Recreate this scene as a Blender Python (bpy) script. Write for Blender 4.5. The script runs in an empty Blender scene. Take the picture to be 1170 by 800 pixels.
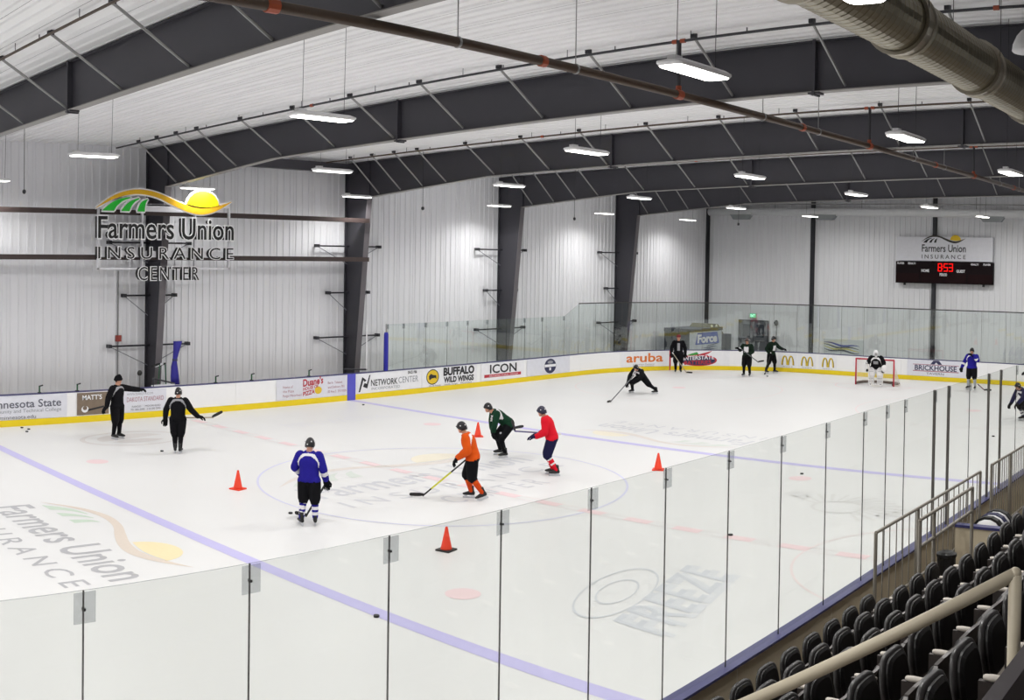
import bpy, bmesh, math, random
import numpy as np
from mathutils import Matrix, Vector, Euler

S = bpy.context.scene
COL = S.collection
PI = math.pi

# ------------------------------------------------------------------ camera
# The photograph is a stitched panorama: a cylindrical lens, horizontals off eye level bend, verticals stay straight.
F_PX, CX_PX, CY_PX = 1233.751, 584.509, 318.762
CAM = Vector((-18.7588, -19.0223, 5.5178))
YAW, PITCH, ROLL = 0.8398, 0.0182, 0.0150
fw = Vector((math.cos(PITCH)*math.sin(YAW), math.cos(PITCH)*math.cos(YAW), -math.sin(PITCH)))
rt = Vector((math.cos(YAW), -math.sin(YAW), 0)); up = rt.cross(fw)
_c, _s = math.cos(ROLL), math.sin(ROLL)
rt, up = _c*rt + _s*up, -_s*rt + _c*up
cam = bpy.data.cameras.new('camera')
cam.type = 'PANO'
cam.panorama_type = 'CENTRAL_CYLINDRICAL'
cam.central_cylindrical_radius = 1.0
cam.central_cylindrical_range_u_min = (0-CX_PX)/F_PX
cam.central_cylindrical_range_u_max = (1170-CX_PX)/F_PX
cam.central_cylindrical_range_v_min = (CY_PX-800)/F_PX
cam.central_cylindrical_range_v_max = CY_PX/F_PX
cam.clip_start = 0.05; cam.clip_end = 500
camo = bpy.data.objects.new('camera', cam); COL.objects.link(camo)
_m = Matrix((rt, up, -fw)).transposed().to_4x4(); _m.translation = CAM
camo.matrix_world = _m
S.camera = camo

# ------------------------------------------------------------------ world, exposure
W = bpy.data.worlds.new('world'); S.world = W; W.use_nodes = True
W.node_tree.nodes['Background'].inputs[0].default_value = (0.9, 0.95, 1.0, 1)
W.node_tree.nodes['Background'].inputs[1].default_value = 0.05
S.view_settings.view_transform = 'Standard'
S.view_settings.look = 'None'
S.view_settings.exposure = 0.2
S.view_settings.gamma = 1.0
S.view_settings.use_curve_mapping = False
try:
    S.cycles.use_denoising = True
    S.cycles.max_bounces = 8
    S.cycles.transparent_max_bounces = 24
    S.cycles.caustics_reflective = False
    S.cycles.caustics_refractive = False
    S.cycles.sample_clamp_indirect = 8
except Exception:
    pass
LAMP = 165.0            # watts of each high-bay light
LAMP_SPREAD = math.radians(172)

# ------------------------------------------------------------------ materials
def lin(c):
    return tuple(((x/255)/12.92 if x/255 <= 0.04045 else ((x/255+0.055)/1.055)**2.4) for x in c)
MATS = {}
def M(name, rgb, rough=0.6, metal=0.0, var=0.06, scale=6.0, spec=0.5, bump=0.0, coat=0.0, stretch=None):
    if name in MATS: return MATS[name]
    m = bpy.data.materials.new(name); m.use_nodes = True
    nt = m.node_tree; b = nt.nodes['Principled BSDF']
    c = lin(rgb)
    tc = nt.nodes.new('ShaderNodeTexCoord'); no = nt.nodes.new('ShaderNodeTexNoise')
    no.inputs['Scale'].default_value = scale; no.inputs['Detail'].default_value = 3
    if stretch:
        mp = nt.nodes.new('ShaderNodeMapping'); mp.inputs['Scale'].default_value = stretch
        nt.links.new(tc.outputs['Object'], mp.inputs[0]); nt.links.new(mp.outputs[0], no.inputs['Vector'])
    else:
        nt.links.new(tc.outputs['Object'], no.inputs['Vector'])
    mx = nt.nodes.new('ShaderNodeMix'); mx.data_type = 'RGBA'
    lo = tuple(max(0, x*(1-var)) for x in c); hi = tuple(min(1, x*(1+var)) for x in c)
    mx.inputs['A'].default_value = (*lo, 1); mx.inputs['B'].default_value = (*hi, 1)
    nt.links.new(no.outputs['Fac'], mx.inputs['Factor']); nt.links.new(mx.outputs['Result'], b.inputs['Base Color'])
    b.inputs['Roughness'].default_value = rough; b.inputs['Metallic'].default_value = metal
    b.inputs['Specular IOR Level'].default_value = spec
    if coat: b.inputs['Coat Weight'].default_value = coat
    if bump:
        bp = nt.nodes.new('ShaderNodeBump'); bp.inputs['Strength'].default_value = bump; bp.inputs['Distance'].default_value = 0.01
        nt.links.new(no.outputs['Fac'], bp.inputs['Height']); nt.links.new(bp.outputs[0], b.inputs['Normal'])
    MATS[name] = m
    return m
def EM(name, rgb, strength):
    if name in MATS: return MATS[name]
    m = bpy.data.materials.new(name); m.use_nodes = True; nt = m.node_tree; nt.nodes.clear()
    e = nt.nodes.new('ShaderNodeEmission'); o = nt.nodes.new('ShaderNodeOutputMaterial')
    e.inputs[0].default_value = (*lin(rgb), 1); e.inputs[1].default_value = strength
    nt.links.new(e.outputs[0], o.inputs[0]); MATS[name] = m; return m
def GLASS(name, tint, refl=0.05, rough=0.02):
    if name in MATS: return MATS[name]
    m = bpy.data.materials.new(name); m.use_nodes = True; nt = m.node_tree; nt.nodes.clear()
    t = nt.nodes.new('ShaderNodeBsdfTransparent'); g = nt.nodes.new('ShaderNodeBsdfGlossy')
    x = nt.nodes.new('ShaderNodeMixShader'); o = nt.nodes.new('ShaderNodeOutputMaterial')
    t.inputs[0].default_value = (*tint, 1); g.inputs['Roughness'].default_value = rough
    g.inputs['Color'].default_value = (0.9, 0.95, 0.93, 1)
    x.inputs[0].default_value = refl
    nt.links.new(t.outputs[0], x.inputs[1]); nt.links.new(g.outputs[0], x.inputs[2]); nt.links.new(x.outputs[0], o.inputs[0])
    MATS[name] = m; return m

ICE = M('ice', (224, 224, 224), 0.42, var=0.025, scale=0.35, spec=0.35)
WALLM = M('wall_metal', (238, 239, 243), 0.5, var=0.02, scale=0.5)
CEILM = M('ceiling_liner', (246, 246, 247), 0.55, var=0.02, scale=0.5)
SEAM = M('panel_seam', (186, 188, 193), 0.6)
STEEL = M('steel_paint', (64, 63, 70), 0.5, var=0.08, scale=1.5)
FLANGE = M('flange_paint', (140, 137, 134), 0.5, var=0.05, scale=1.5)
DARK = M('dark_steel', (46, 46, 52), 0.5)
BRACEM = M('brace_galvanized', (150, 150, 150), 0.45, metal=0.4)
PIPEB = M('sprinkler_pipe_brown', (74, 58, 46), 0.45, var=0.15)
RUST = M('pipe_coupling_orange', (160, 72, 40), 0.5)
RAILB = M('girt_brown', (58, 46, 44), 0.55)
BOARDW = M('board_white', (248, 248, 249), 0.35, var=0.02)
KICK = M('kick_yellow', (242, 214, 18), 0.45, var=0.04)
CAPN = M('cap_navy', (62, 62, 112), 0.4, var=0.1, scale=3)
TAN = M('board_back_tan', (216, 202, 176), 0.6, var=0.06, scale=2)
CONC = M('concrete', (120, 112, 104), 0.85, var=0.15, scale=4, bump=0.2)
BLK = M('black_plastic', (22, 20, 20), 0.45, var=0.2, scale=8)
BLKR = M('black_rim', (48, 46, 46), 0.35)
PALE = M('armrest_pale', (206, 198, 188), 0.45)
GALV = M('railing_grey', (150, 144, 134), 0.45, metal=0.3)
HRAIL = M('handrail_cream', (196, 186, 164), 0.45)
WHITE = M('white_paint', (236, 236, 238), 0.5, var=0.02)
BLACK = M('black_paint', (16, 16, 18), 0.5)
GASK = M('joint_dark', (58, 58, 58), 0.5)
JOINT = GLASS('joint_seal', (0.34, 0.33, 0.33), 0.05, 0.4)
PANE = GLASS('rink_glass', (0.925, 0.935, 0.925), 0.035)
PANEF = GLASS('rink_glass_far', (0.935, 0.962, 0.952), 0.06)
RIM = GLASS('glass_rim', (0.55, 0.57, 0.57), 0.1, 0.3)
CLIP = GLASS('clip_plate', (0.84, 0.85, 0.86), 0.08, 0.3)
LENS = EM('lamp_lens', (255, 252, 246), 9.0)

# ------------------------------------------------------------------ mesh helpers
class MB:
    def __init__(s): s.v = []; s.f = []; s.m = []
    def add(s, vs, fs, mi=0):
        o = len(s.v); s.v += [tuple(p) for p in vs]
        for f in fs: s.f.append(tuple(i+o for i in f)); s.m.append(mi)
        return s
    def box(s, x0, x1, y0, y1, z0, z1, mi=0, M4=None):
        vs = [Vector((x, y, z)) for z in (z0, z1) for y in (y0, y1) for x in (x0, x1)]
        if M4: vs = [M4 @ p for p in vs]
        return s.add(vs, [(0,2,3,1),(4,5,7,6),(0,1,5,4),(2,6,7,3),(0,4,6,2),(1,3,7,5)], mi)
    def tube(s, p0, p1, r0, r1=None, n=8, mi=0, cap=True):
        p0, p1 = Vector(p0), Vector(p1); r1 = r0 if r1 is None else r1
        d = (p1-p0)
        if d.length < 1e-6: return s
        d.normalize(); a = Vector((0,0,1)) if abs(d.z) < 0.9 else Vector((1,0,0))
        u = d.cross(a).normalized(); w = d.cross(u)
        vs = []
        for p, r in ((p0, r0), (p1, r1)):
            for i in range(n):
                t = 2*PI*i/n; vs.append(p + u*(r*math.cos(t)) + w*(r*math.sin(t)))
        fs = [(i, (i+1) % n, n+(i+1) % n, n+i) for i in range(n)]
        if cap: fs += [tuple(range(n-1, -1, -1)), tuple(range(n, 2*n))]
        return s.add(vs, fs, mi)
    def path(s, pts, r, n=8, mi=0):
        for a, b in zip(pts[:-1], pts[1:]): s.tube(a, b, r, n=n, mi=mi)
        return s
    def rings(s, rings, mi=0, caps=True):
        n = len(rings[0]); vs = [p for r in rings for p in r]; fs = []
        for k in range(len(rings)-1):
            for i in range(n):
                fs.append((k*n+i, k*n+(i+1) % n, (k+1)*n+(i+1) % n, (k+1)*n+i))
        if caps: fs += [tuple(range(n-1, -1, -1)), tuple(range((len(rings)-1)*n, len(rings)*n))]
        return s.add(vs, fs, mi)
    def loft(s, spec, n=14, mi=0):
        # spec: (center, u_vec, v_vec)
        rs = []
        for c, u, v in spec:
            c, u, v = Vector(c), Vector(u), Vector(v)
            rs.append([c + u*math.cos(2*PI*i/n) + v*math.sin(2*PI*i/n) for i in range(n)])
        return s.rings(rs, mi)
    def ball(s, c, rx, ry=None, rz=None, n=10, m=7, mi=0, M3=None):
        ry = rx if ry is None else ry; rz = rx if rz is None else rz; c = Vector(c)
        rs = []
        for k in range(m+1):
            ph = -PI/2 + PI*(k+0.02 if k == 0 else k-0.02 if k == m else k)/m
            ring = []
            for i in range(n):
                t = 2*PI*i/n
                p = Vector((rx*math.cos(ph)*math.cos(t), ry*math.cos(ph)*math.sin(t), rz*math.sin(ph)))
                ring.append(c + (M3 @ p if M3 else p))
            rs.append(ring)
        return s.rings(rs, mi)
    def prism(s, poly, fn, d0, d1, mi=0):
        # poly: list of 2-D points (ccw), fn(a,b,d)->world
        n = len(poly); vs = [fn(a, b, d0) for a, b in poly] + [fn(a, b, d1) for a, b in poly]
        fs = [tuple(range(n-1, -1, -1)), tuple(range(n, 2*n))] + [(i, (i+1) % n, n+(i+1) % n, n+i) for i in range(n)]
        return s.add(vs, fs, mi)
    def mesh(s, name, mats):
        me = bpy.data.meshes.new(name); me.from_pydata(s.v, [], s.f)
        for m in (mats if isinstance(mats, (list, tuple)) else [mats]): me.materials.append(m)
        me.polygons.foreach_set('material_index', s.m)
        bm = bmesh.new(); bm.from_mesh(me); bmesh.ops.recalc_face_normals(bm, faces=bm.faces); bm.to_mesh(me); bm.free()
        me.update(); return me
    def build(s, name, mats, parent=None, smooth=False):
        return put(name, s.mesh(name, mats), parent, smooth)
def put(name, me, parent=None, smooth=False, loc=None, mat=None):
    o = bpy.data.objects.new(name, me); COL.objects.link(o)
    if smooth: me.shade_smooth() if hasattr(me, 'shade_smooth') else me.polygons.foreach_set('use_smooth', [True]*len(me.polygons))
    if parent: o.parent = parent
    if mat is not None: o.matrix_local = mat
    elif loc is not None: o.location = loc
    return o
def tag(o, label, cat, group=None, kind=None):
    o['label'] = label; o['category'] = cat
    if group: o['group'] = group
    if kind: o['kind'] = kind
    return o
def struct(o, label, cat): return tag(o, label, cat, None, 'structure')
def thing(name, label, cat, loc=(0,0,0), group=None, kind=None, mat=None):
    o = bpy.data.objects.new(name, None); o.empty_display_size = 0.2; COL.objects.link(o)
    if mat is not None: o.matrix_world = mat
    else: o.location = loc
    return tag(o, label, cat, group, kind)
def dup(o, parent=None):
    c = o.copy(); COL.objects.link(c); c.parent = parent
    for ch in list(o.children): dup(ch, c)
    return c
_T = {}
def text2d(body, width=None, height=None, offset=0.0, extrude=0.0, spacing=1.0, res=3):
    """mesh of a line of lettering: (verts Nx3 with x from 0, y up from the baseline, z depth; faces)"""
    key = (body, offset, extrude, spacing, res)
    if key not in _T:
        cu = bpy.data.curves.new('t', 'FONT'); cu.body = body; cu.size = 1; cu.offset = offset; cu.extrude = extrude
        cu.space_character = spacing; cu.resolution_u = res
        ob = bpy.data.objects.new('t', cu); me = bpy.data.meshes.new_from_object(ob)
        v = np.array([tuple(p.co) for p in me.vertices]) if len(me.vertices) else np.zeros((0, 3))
        f = [tuple(p.vertices) for p in me.polygons]
        bpy.data.objects.remove(ob); bpy.data.curves.remove(cu); bpy.data.meshes.remove(me)
        _T[key] = (v, f)
    v, f = _T[key]; v = v.copy()
    v[:, 0] -= v[:, 0].min()
    if width: v[:, 0] *= width/max(1e-6, v[:, 0].max())
    if height:
        capv, _ = text2d_cap(); v[:, 1] *= height/capv
    return v, f
_cap = []
def text2d_cap():
    if not _cap:
        cu = bpy.data.curves.new('t', 'FONT'); cu.body = 'H'; cu.size = 1
        ob = bpy.data.objects.new('t', cu); me = bpy.data.meshes.new_from_object(ob)
        _cap.append(max(p.co.y for p in me.vertices)); bpy.data.objects.remove(ob); bpy.data.curves.remove(cu)
    return _cap[0], None
def addtext(mb, body, fn, a0, b0, width, height, mi=0, d=0.0, depth=0.0, **k):
    """write body with its left end at a0, baseline b0, through the surface map fn(a,b,d)"""
    v, f = text2d(body, width, height, extrude=0.5 if depth else 0.0, **k)
    vs = [fn(a0+p[0], b0+p[1], d + (p[2]+0.5)*depth if depth else d) for p in v]
    mb.add(vs, f, mi)

def letters(v, f):
    """split a text mesh into its letters: lists of (verts, faces), left to right"""
    n = len(v); par = list(range(n))
    def find(i):
        while par[i] != i: par[i] = par[par[i]]; i = par[i]
        return i
    for fc in f:
        for i in fc[1:]: par[find(i)] = find(fc[0])
    isl = {}
    for k, fc in enumerate(f): isl.setdefault(find(fc[0]), []).append(k)
    grp = []
    for ks in isl.values():
        ids = {i for k in ks for i in f[k]}; xs = [v[i][0] for i in ids]; grp.append([min(xs), max(xs), list(ks)])
    grp.sort(); out = []
    for g in grp:
        if out and min(g[1], out[-1][1])-max(g[0], out[-1][0]) > 0.5*min(g[1]-g[0], out[-1][1]-out[-1][0]):
            out[-1][0] = min(g[0], out[-1][0]); out[-1][1] = max(g[1], out[-1][1]); out[-1][2] += g[2]
        else: out.append(g)
    res = []
    for a, b, ks in out:
        m = {}; vs = []; fs = []
        for k in ks:
            t_ = []
            for i in f[k]:
                if i not in m: m[i] = len(vs); vs.append(v[i])
                t_.append(m[i])
            fs.append(tuple(t_))
        res.append((vs, fs))
    return res

# ------------------------------------------------------------------ geometry of the hall
YW = 14.96                                  # far long wall
XE = 36.58                                  # end wall
XK = lambda k: -0.1 + 9.144*k               # steel frames
roof = lambda y: 9.33 + 0.0208*(YW - y)
HX, HY, RC = 30.48, 12.954, 8.534           # rink half length, half width, corner radius
SX = HX - RC; SY = HY - RC
ARC = RC*PI/2
def perim(s):
    """inner face of the boards: s = x on the far long side, on round the end and back along the near side -> (x, y, nx, ny) with n outward"""
    if s <= SX: return s, HY, 0, 1
    s -= SX
    if s <= ARC:
        a = s/RC; return SX+RC*math.sin(a), SY+RC*math.cos(a), math.sin(a), math.cos(a)
    s -= ARC
    if s <= 2*SY: return HX, SY-s, 1, 0
    s -= 2*SY
    if s <= ARC:
        a = s/RC; return SX+RC*math.cos(a), -SY-RC*math.sin(a), math.cos(a), -math.sin(a)
    s -= ARC
    return SX-s, -HY, 0, -1
S_NEAR = SX + ARC + 2*SY + ARC              # near side starts here at x = SX
s_near = lambda x: S_NEAR + SX - x
def onb(a, b, d):
    x, y, nx, ny = perim(a); return Vector((x - nx*d, y - ny*d, b))

# ================================================================== SETTING
mb = MB(); mb.box(-40, 38, -26, 16.5, -0.5, -0.04)
fl = mb.build('floor', CONC); struct(fl, 'grey concrete hall floor around the ice sheet', 'floor')

# ice sheet (rounded outline) and its painted marks
pts = []
for i in range(9): a = PI/2*i/8; pts.append((SX+RC*math.sin(a), SY+RC*math.cos(a)))
for i in range(9): a = PI/2*i/8; pts.append((SX+RC*math.cos(a), -SY-RC*math.sin(a)))
pts += [(-x, y) for x, y in reversed(pts)]
mb = MB(); mb.prism(pts[::-1], lambda a, b, d: Vector((a, b, d)), -0.04, 0.0)
ice = mb.build('ice_sheet', ICE); struct(ice, 'white ice sheet with faint painted lines and logos', 'ice')
flat = lambda a, b, d: Vector((a, b, d))
def icemat(n, c): return M(n, c, 0.42, var=0.05, scale=14, spec=0.35)
BLUEL = icemat('ice_blue', (192, 187, 230)); REDL = icemat('ice_red', (233, 208, 211)); REDD = icemat('ice_red_light', (232, 218, 219))
CIRC = icemat('ice_circle_blue', (206, 206, 232)); CREASE = icemat('ice_crease_red', (230, 216, 216))
INK = icemat('ice_ink', (176, 176, 180)); INKL = icemat('ice_ink_light', (204, 205, 210)); TANI = icemat('ice_tan', (218, 206, 194))
SUNI = icemat('ice_sun', (238, 222, 180)); SUNL = icemat('ice_sun_light', (234, 227, 208)); TANL = icemat('ice_tan_light', (220, 213, 207)); GRNL = icemat('ice_green_light', (210, 217, 210)); GRNI = icemat('ice_green', (196, 212, 196))
def quadline(name, x0, x1, y0, y1, m, z=0.003):
    mb = MB(); mb.add([(x0,y0,z),(x1,y0,z),(x1,y1,z),(x0,y1,z)], [(0,1,2,3)]); return mb.build(name, m, ice)
quadline('blue_line', -7.92, -7.62, -12.9, 12.9, BLUEL); quadline('blue_line', 7.62, 7.92, -12.9, 12.9, BLUEL)
for e in (-0.152, 0.127): quadline('center_line_edge', e, e+0.025, -12.9, 12.9, REDD)
y = -12.43
while y < 12.4:
    quadline('center_line_block', -0.15, 0.15, y, y+0.64, REDL, 0.004); y += 1.24
quadline('goal_line', 27.1, 27.16, -11.2, 11.2, REDL)
def ring(name, cx, cy, r, w, m, a0=0, a1=2*PI, z=0.0035, n=72):
    mb = MB(); vs = []; fs = []
    for i in range(n+1):
        a = a0+(a1-a0)*i/n
        vs += [(cx+(r-w)*math.cos(a), cy+(r-w)*math.sin(a), z), (cx+r*math.cos(a), cy+r*math.sin(a), z)]
    for i in range(n): fs.append((2*i, 2*i+1, 2*i+3, 2*i+2))
    mb.add(vs, fs); return mb.build(name, m, ice)
ring('center_circle', 0, 0, 4.60, 0.055, CIRC)
ring('referee_crease', 0, -HY, 3.05, 0.05, CREASE, 0, PI)
for sx in (-1, 1):
    for sy in (-1, 1):
        ring('face_off_dot', sx*6.1, sy*6.7, 0.30, 0.30, REDL, n=24)
for sy in (-1, 1):
    ring('end_circle', 21.0, sy*6.7, 4.57, 0.05, CREASE); ring('face_off_dot', 21.0, sy*6.7, 0.3, 0.3, REDL, n=24)
ring('goal_crease', 27.13, 0, 1.83, 0.05, REDL, PI/2, 3*PI/2)

# the farmers' emblem: outlines in units of the word width, y from the big word's baseline
def q(l): return [((x-100)/950, (415-y)/950) for x, y in l]
def crom(P, n=5):
    out = []
    for i in range(len(P)-1):
        p0 = P[max(i-1, 0)]; p1 = P[i]; p2 = P[i+1]; p3 = P[min(i+2, len(P)-1)]
        for k in range(n):
            t = k/n
            out.append(tuple(0.5*((2*p1[j])+(-p0[j]+p2[j])*t+(2*p0[j]-5*p1[j]+4*p2[j]-p3[j])*t*t+(-p0[j]+3*p1[j]-3*p2[j]+p3[j])*t**3) for j in (0, 1)))
    return out + [P[-1]]
SW_UP = crom(q([(85,212),(190,132),(290,90),(390,78),(500,96),(610,138),(710,176),(800,194),(880,188),(960,166),(1036,138)]))
SW_LO = crom(q([(85,214),(190,156),(290,120),(390,110),(500,130),(610,180),(710,220),(800,238),(880,226),(960,190),(1036,140)]))
FIELDS = [crom(q([(125,230),(180,180),(240,148),(310,132)]), 4) + crom(q([(318,138),(265,160),(225,195),(205,230)]), 4),
          crom(q([(252,230),(285,185),(325,155),(372,138)]), 4) + crom(q([(376,143),(345,165),(322,195),(308,230)]), 4),
          crom(q([(362,230),(375,190),(395,160),(432,142)]), 4) + crom(q([(432,146),(420,170),(414,200),(412,230)]), 4)]
SUN = [((825-100)/950 + 0.122*math.cos(a), (415-180)/950 + 0.118*math.sin(a)) for a in np.linspace(PI, 0, 18)] + \
      crom(q([(930,172),(880,182),(825,186),(770,180),(712,168)]), 3)
def emblem(parent, fn, w, mats, d=0.0, t=0.0, center=False, hfac=1.0, field=True, bold=0.012):
    """mats: ink, swoosh, field, sun. fn maps (a,b,d); parts under parent"""
    ink, sw, gr, sn = mats
    f2 = lambda a, b, dd: fn(a*w, b*w*hfac, dd)
    def poly(name, P, m):
        mb = MB(); mb.prism(P, f2, d, d+max(t, 1e-4)) if t else mb.add([f2(a, b, d) for a, b in P], [tuple(range(len(P)))])
        return mb.build(name, m, parent)
    mb = MB(); n = len(SW_UP); vs = [f2(a, b, d+t) for a, b in SW_UP]+[f2(a, b, d+t) for a, b in SW_LO]
    mb.add(vs, [(i, i+1, n+i+1, n+i) for i in range(n-1)])
    if t:
        mb.add([f2(a, b, d) for a, b in SW_UP]+[f2(a, b, d) for a, b in SW_LO]+vs, [(i, n+i, n+i+1, i+1) for i in range(n-1)] +
               [(i, i+1, 2*n+i+1, 2*n+i) for i in range(n-1)] + [(n+i, 3*n+i, 3*n+i+1, n+i+1) for i in range(n-1)])
    mb.build('swoosh', sw, parent)
    if field:
        for P in FIELDS: poly('field_stripe', P, gr)
    poly('sun', SUN, sn)
    for body, a0, b0, wd, ht in [('Farmers Union', 0, 0, 1.0, 0.153), ('INSURANCE', 0, -0.148, 1.0, 0.084)] + ([('CENTER', 0.285, -0.305, 0.45, 0.097)] if center else []):
        off, sp = (bold, 1.0) if body[1] == 'a' else (bold*0.3, 1.5)
        if w > 3:
            v, f = text2d(body, wd*w, ht*w*hfac, offset=off, spacing=sp)
            for vs, fs in letters(v, f):
                mb = MB(); mb.add([fn(a0*w+p[0], b0*w*hfac+p[1], d) for p in vs], fs); mb.build('letter', ink, parent)
        else:
            mb = MB(); addtext(mb, body, fn, a0*w, b0*w*hfac, wd*w, ht*w*hfac, d=d, depth=t, offset=off, spacing=sp); mb.build('lettering', ink, parent)['kind'] = 'stuff'
LOGO = (INK, TANI, GRNI, SUNI)
emblem(ice, lambda a, b, d: Vector((-3.6+a, 0.2+b, 0.003+d)), 7.3, (INKL, TANL, GRNL, SUNL), center=True)
emblem(ice, lambda a, b, d: Vector((-10.55+b, 2.85-a, 0.003+d)), 5.75, LOGO)
emblem(ice, lambda a, b, d: Vector((10.5-b, -2.95+a, 0.003+d)), 5.75, (INKL, TANL, GRNL, SUNL))
# word mark on the near neutral ice
fz = lambda a, b, d: Vector((-5.6+0.97*a+0.12*b, -10.3+0.22*a+1.0*b, 0.0042+d))
v, f = text2d('FREEZE', 3.4, 1.0)
for vs, fs in letters(v, f):
    mb = MB(); mb.add([fz(p[0], p[1], 0) for p in vs], fs); mb.build('letter', icemat('ice_freeze', (203, 206, 212)), ice)
mb = MB()
fz2 = lambda a, b, d: fz(a+0.08, b-0.14, d-0.0012)
addtext(mb, 'FREEZE', fz2, 0.0, 0.0, 3.4, 1.0, offset=0.02)
mb.build('lettering_shadow', icemat('ice_freeze_shadow', (213, 215, 219)), ice)
mb = MB()
for k in range(2):
    R0 = (1.0, 0.55)[k]; n = 40; vs = []; fs = []
    for i in range(n+1):
        a = 2*PI*i/n
        for r in (R0, R0-0.05): vs.append(fz(1.2+1.45*r*math.cos(a)*(1 if k == 0 else 0.9), 1.55+0.6*r*math.sin(a), 0.001))
    for i in range(n): fs.append((2*i, 2*i+2, 2*i+3, 2*i+1))
    mb.add(vs, fs)
mb.build('badge_outline', icemat('ice_badge', (206, 209, 214)), ice)
# feathered crest: faint arcs
mb = MB()
for k in range(16):
    a = PI*0.05+PI*1.15*k/15; c = Vector((3.6, -8.9, 0.003))
    p = c+Vector((0.55*math.sin(a), 0.55*math.cos(a), 0)); e = c+Vector((1.35*math.sin(a+0.25), 1.55*math.cos(a+0.25), 0))
    w_ = (e-p).cross(Vector((0,0,1))).normalized()*0.055
    mb.add([p-w_*0.4, p+w_*0.4, e+w_, e-w_], [(0,1,2,3)])
mb.build('feather_crest', icemat('ice_crest', (216, 215, 214)), ice)
ring('crest_ring', 3.6, -8.9, 0.62, 0.09, icemat('ice_crest', (216, 215, 214)), z=0.0042)
mb = MB()
for k in range(5):
    y0 = -10.9+0.13*k
    mb.add([(3.2+0.25*k, -10.0-0.1*k, .003), (3.26+0.25*k, -10.0-0.1*k, .003), (3.6+0.25*k, y0-0.5, .003)], [(0,1,2)])
    mb.add([(4.0+0.2*k, -7.9+0.05*k, .003), (4.07+0.2*k, -7.9+0.05*k, .003), (4.3+0.12*k, -7.0-0.1*k, .003)], [(0,1,2)])
mb.build('crest_ribbon', icemat('ice_crest', (216, 215, 214)), ice)
# dark round badge by the far bench, and a pale word mark next to the far blue line
mb = MB()
for (r0, r1, a0, a1) in ((1.55, 1.4, 0, 2*PI), (1.05, 0.0, 0.3, 3.4), (0.95, 0.25, 3.7, 5.6)):
    n = 30; vs = []
    for i in range(n+1):
        a = a0+(a1-a0)*i/n; vs += [(-3.5+r0*1.1*math.cos(a), 9.55+r0*0.75*math.sin(a), .003), (-3.5+r1*1.1*math.cos(a), 9.55+r1*0.75*math.sin(a), .003)]
    mb.add(vs, [(2*i, 2*i+2, 2*i+3, 2*i+1) for i in range(n)])
mb.build('round_badge', icemat('ice_badge_grey', (214, 210, 208)), ice)
mb = MB(); addtext(mb, 'NETWORK', lambda a, b, d: Vector((1.9+a, 8.75+b, .003)), 0, 0, 4.3, 0.8, offset=0.0)
mb.build('lettering', icemat('ice_word', (222, 222, 226)), ice)

# ------------------------------------------------------------------ walls
def wall_panel_mesh(name, w, h, depth=0.032):
    mb = MB(); prof = [(0, -0.012), (0.006, -0.012), (0.006, 0)]
    for k in range(3):
        c = (k+0.5)*w/3
        prof += [(c-0.048, 0), (c-0.028, depth), (c+0.028, depth), (c+0.048, 0)]
    prof += [(w-0.006, 0), (w-0.006, -0.012), (w, -0.012)]
    n = len(prof); vs = [(x, d, z) for z in (0, h) for x, d in prof]
    for i in range(n-1):
        mb.add([vs[i], vs[i+1], vs[n+i+1], vs[n+i]], [(0,1,2,3)], 1 if i in (0, 1, n-2, n-3) else 0)
    return mb.mesh(name, [WALLM, SEAM])
PW = 0.9144
def backing(name, b, label):
    mb = MB(); mb.box(*b); return struct(mb.build(name, WALLM), label, 'wall')
wf = backing('wall_far', (-40, XE+0.3, YW+0.03, YW+0.3, -0.5, 9.6), 'white ribbed metal long wall behind the benches')
pm = wall_panel_mesh('wall_panel', PW, 9.34)
i = 0
while True:
    x = XE - PW*(i+1)
    if x < -11: break
    o = put('wall_panel', pm, wf, mat=Matrix.Translation((x+PW, YW+0.02, 0)) @ Matrix.Rotation(PI, 4, 'Z')); i += 1
we = backing('wall_end', (XE+0.03, XE+0.3, -26, YW+0.3, -0.5, 10.4), 'white ribbed metal end wall with the scoreboard')
pm2 = wall_panel_mesh('wall_panel', PW, 9.34)
for i in range(24):
    y1 = YW - PW*i
    put('wall_panel', pm2, we, mat=Matrix(((0,-1,0,XE+0.02),(1,0,0,y1-PW),(0,0,1,0),(0,0,0,1))) @ Matrix.Diagonal((1,1,roof(y1)/9.34,1)))
backing('wall_near', (-40, XE+0.3, -26.3, -26, -0.5, 10.5), 'white metal long wall behind the seating')
backing('wall_back', (-40.3, -40, -26.3, YW+0.3, -0.5, 10.5), 'white metal end wall at the near end')
# ceiling
mb = MB(); mb.add([(x, y, roof(y)+dz) for dz in (0.05, 0.4) for y in (-26.3, 15.3) for x in (-40.3, 37)], [(0,2,3,1),(4,5,7,6),(0,1,5,4),(2,6,7,3),(0,4,6,2),(1,3,7,5)])
ce = struct(mb.build('ceiling', CEILM), 'white ribbed metal roof liner sloping up towards the seating', 'ceiling')
mb = MB(); prof = [(0, 0.012), (0.006, 0.012), (0.006, 0)]
for k in range(3):
    c = (k+0.5)*PW/3; prof += [(c-0.05, 0), (c-0.03, -0.035), (c+0.03, -0.035), (c+0.05, 0)]
prof += [(PW-0.006, 0), (PW-0.006, 0.012), (PW, 0.012)]
n = len(prof)
for i in range(n-1):
    (xa, da), (xb, db) = prof[i], prof[i+1]
    mb.add([(xa, 15.0, roof(15)+da+0.02), (xb, 15.0, roof(15)+db+0.02), (xb, -25.9, roof(-25.9)+db+0.02), (xa, -25.9, roof(-25.9)+da+0.02)], [(0,1,2,3)], 1 if i in (0, 1, n-2, n-3) else 0)
cm = mb.mesh('ceiling_panel', [CEILM, M('ceiling_seam', (150, 150, 154), 0.6)])
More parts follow.
